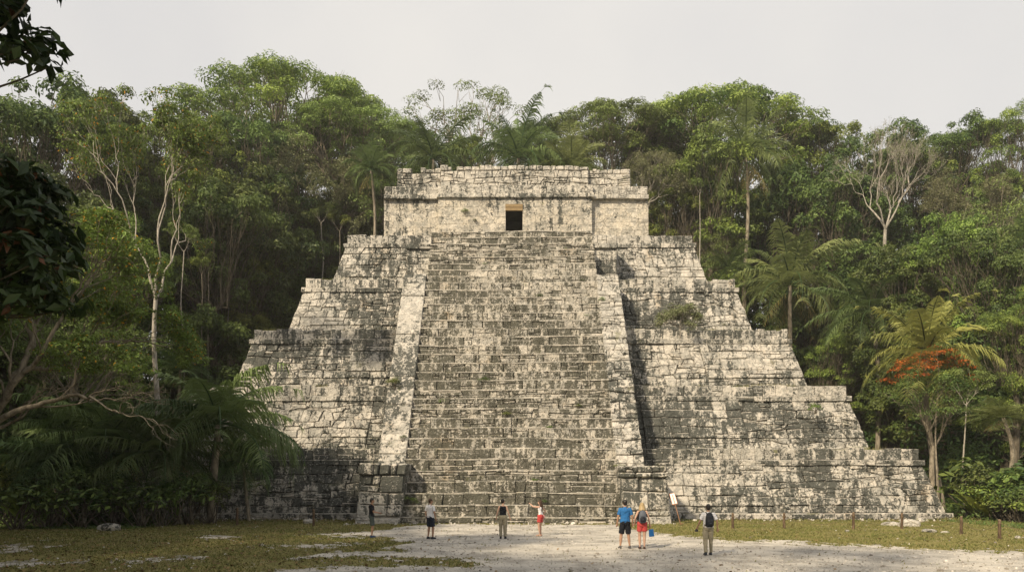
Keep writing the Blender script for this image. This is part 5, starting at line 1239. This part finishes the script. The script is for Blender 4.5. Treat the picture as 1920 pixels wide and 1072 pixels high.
rock(1704, 986, (.50, .35, .26), 'biggest grey rock lying behind the fence post on the right lawn', seed=1)
rock(1670, 984, (.42, .28, .13), 'low pale slab-like rock left of the biggest rock', seed=2); rock(1727, 978, (.20, .16, .15), 'small rock right of the biggest rock', seed=3)
rock(1742, 997, (.36, .18, .10), 'flat white rock on the lawn between two fence posts', seed=4); rock(1772, 998, (.20, .12, .06), 'small thin white rock right of the flat white rock', seed=5)
rock(1908, 1009, (.11, .09, .09), 'small white stone at the right edge of the lawn', seed=6); rock(203, 994, (.55, .26, .24), 'grey rock at the edge of the undergrowth on the left lawn', seed=7)
rock(577, 980, (.30, .24, .17), 'grey rock beside the fence post on the left lawn', seed=8); rock(1588, 996, (.10, .08, .06), 'tiny white stone left of the middle fence post', seed=9)
# weeds rooted in the masonry
def weed(kind, px, py, yw, h, wd, label, group, cat='plant'):
    z = zat(py, yw); t = plant(kind, xat(px, yw), yw, z+h, wd, label, group, cat=cat, z0=z); t.name = 'weed'; return t
def wl(py, off): k = (HOR-py)/FOC; z = (CAM_H+k*off)/(1-k*.775); return off+.775*z
ORD = ('ground first second third fourth fifth sixth seventh eighth ninth tenth eleventh twelfth thirteenth fourteenth fifteenth sixteenth seventeenth eighteenth nineteenth twentieth twenty-first twenty-second twenty-third twenty-fourth twenty-fifth twenty-sixth twenty-seventh twenty-eighth twenty-ninth thirtieth thirty-first thirty-second thirty-third topmost topmost').split()
G = 'small green weeds growing in the staircase joints'
for px, py, h in [(905, 722, .6), (1012, 560, .4), (985, 540, .4), (910, 500, .3), (1100, 598, .35), (1085, 765, .3), (950, 782, .4), (1002, 905, .3), (1030, 806, .3), (830, 757, .35), (852, 452, .3), (1060, 470, .25), (1090, 530, .3), (770, 950, .7), (1160, 880, .4), (795, 890, .35), (1020, 945, .3)]:
    weed('bush%d' % rng.integers(0, 3), px, py, wl(py, 42.75), h, h*1.5, 'small green weed in the %s part of the staircase, on the %s step' % ('left' if px < 900 else 'middle' if px < 1010 else 'right', ORD[sum(1 for q in SY if q > py)]), G)
for px, py, h, l, k in [(740, 722, .8, 'green weed hanging on the left balustrade', 1), (1528, 768, .7, 'bright green plant sprouting high on the right end of the second terrace wall', 2), (755, 820, .4, 'small weed low on the left balustrade', 0),
                        (1128, 560, .4, 'small yellowish weed at the top of the right balustrade', 2), (872, 395, .5, 'small green plant on the temple wall upper left of the door', 1), (890, 410, .3, 'tiny plant on the temple wall near the door', 0)]:
    yw = wl(py, 42.2) if 'balust' in l else (TY-.05 if 'temple' in l else wl(py, 44.2)); weed('bush%d' % k, px, py+6, yw-.1, h, h*1.2, l, None)
rng = np.random.default_rng(3)
T2 = bare_proto(3, .05, .035, 5, BARK['pale'], 'dry', 4, .10, .75, .5, 11, .22, out=1.5)
PROTO['dryb'] = T2; SIZE['dryb'] = (3.0, 2.4); NM['dryb'] = 'dry_bush'
z = TOPS[2]; o = plant('dryb', xat(1278, 54.5), 55.0, zat(548, 54.7), 3.4, 'dry yellowish straggling bush growing on the third terrace ledge', cat='bush', z0=z, zmax=3)
# thin grass rooted along the terrace ledges
Vs = []
for k in range(4):
    n = 9000; z = TOPS[k]; hw = HALF[k]; x = CX+rng.uniform(-hw+.6, hw-.6, n); y = 44.5+.775*z+.25+rng.random(n)**1.5*1.3
    dn = vnoise(np.stack([x, 0*x+k*5, 0*x], -1), 1.3)+.4*rng.normal(0, 1, n); q = (dn > .75) & (np.abs(x) > 8.4); x, y = x[q], y[q]; n = len(x)
    h = rng.uniform(.10, .34, n); a = rng.uniform(0, 6.28, n); D = np.stack([np.cos(a), np.sin(a), 0*a], -1)*.018; B = np.stack([x, y, 0*x+z-.1], -1)
    Vs.append(np.stack([B-D, B+D, B+np.stack([rng.normal(0, .4, n)*h, rng.normal(0, .4, n)*h, h], -1)], 1).reshape(-1, 3))
Vs = np.concatenate(Vs); o = link('ledge_grass', mesh_np('ledge_grass', Vs, np.arange(len(Vs)).reshape(-1, 3), M_BLADE, False, {'tone': np.repeat(rng.beta(2, 2, len(Vs)//3), 3)}))
tag(o, 'thin yellowish grass growing along the terrace ledges', 'grass', kind='stuff')
# ============================================================ haze
m = MB(); m.box((0, 85, 37), (300, 250, 78))
t = NT('haze'); pv = t.n('VolumePrincipled'); pv.inputs['Color'].default_value = (.95, .93, .86, 1); pv.inputs['Density'].default_value = .0005; pv.inputs['Anisotropy'].default_value = .3
t.t.links.new(pv.outputs[0], t.out.inputs['Volume']); o = m.build('haze', None, t.m); tag(o, kind='stuff')
SC.cycles.volume_bounces = 0; SC.cycles.volume_step_rate = 5
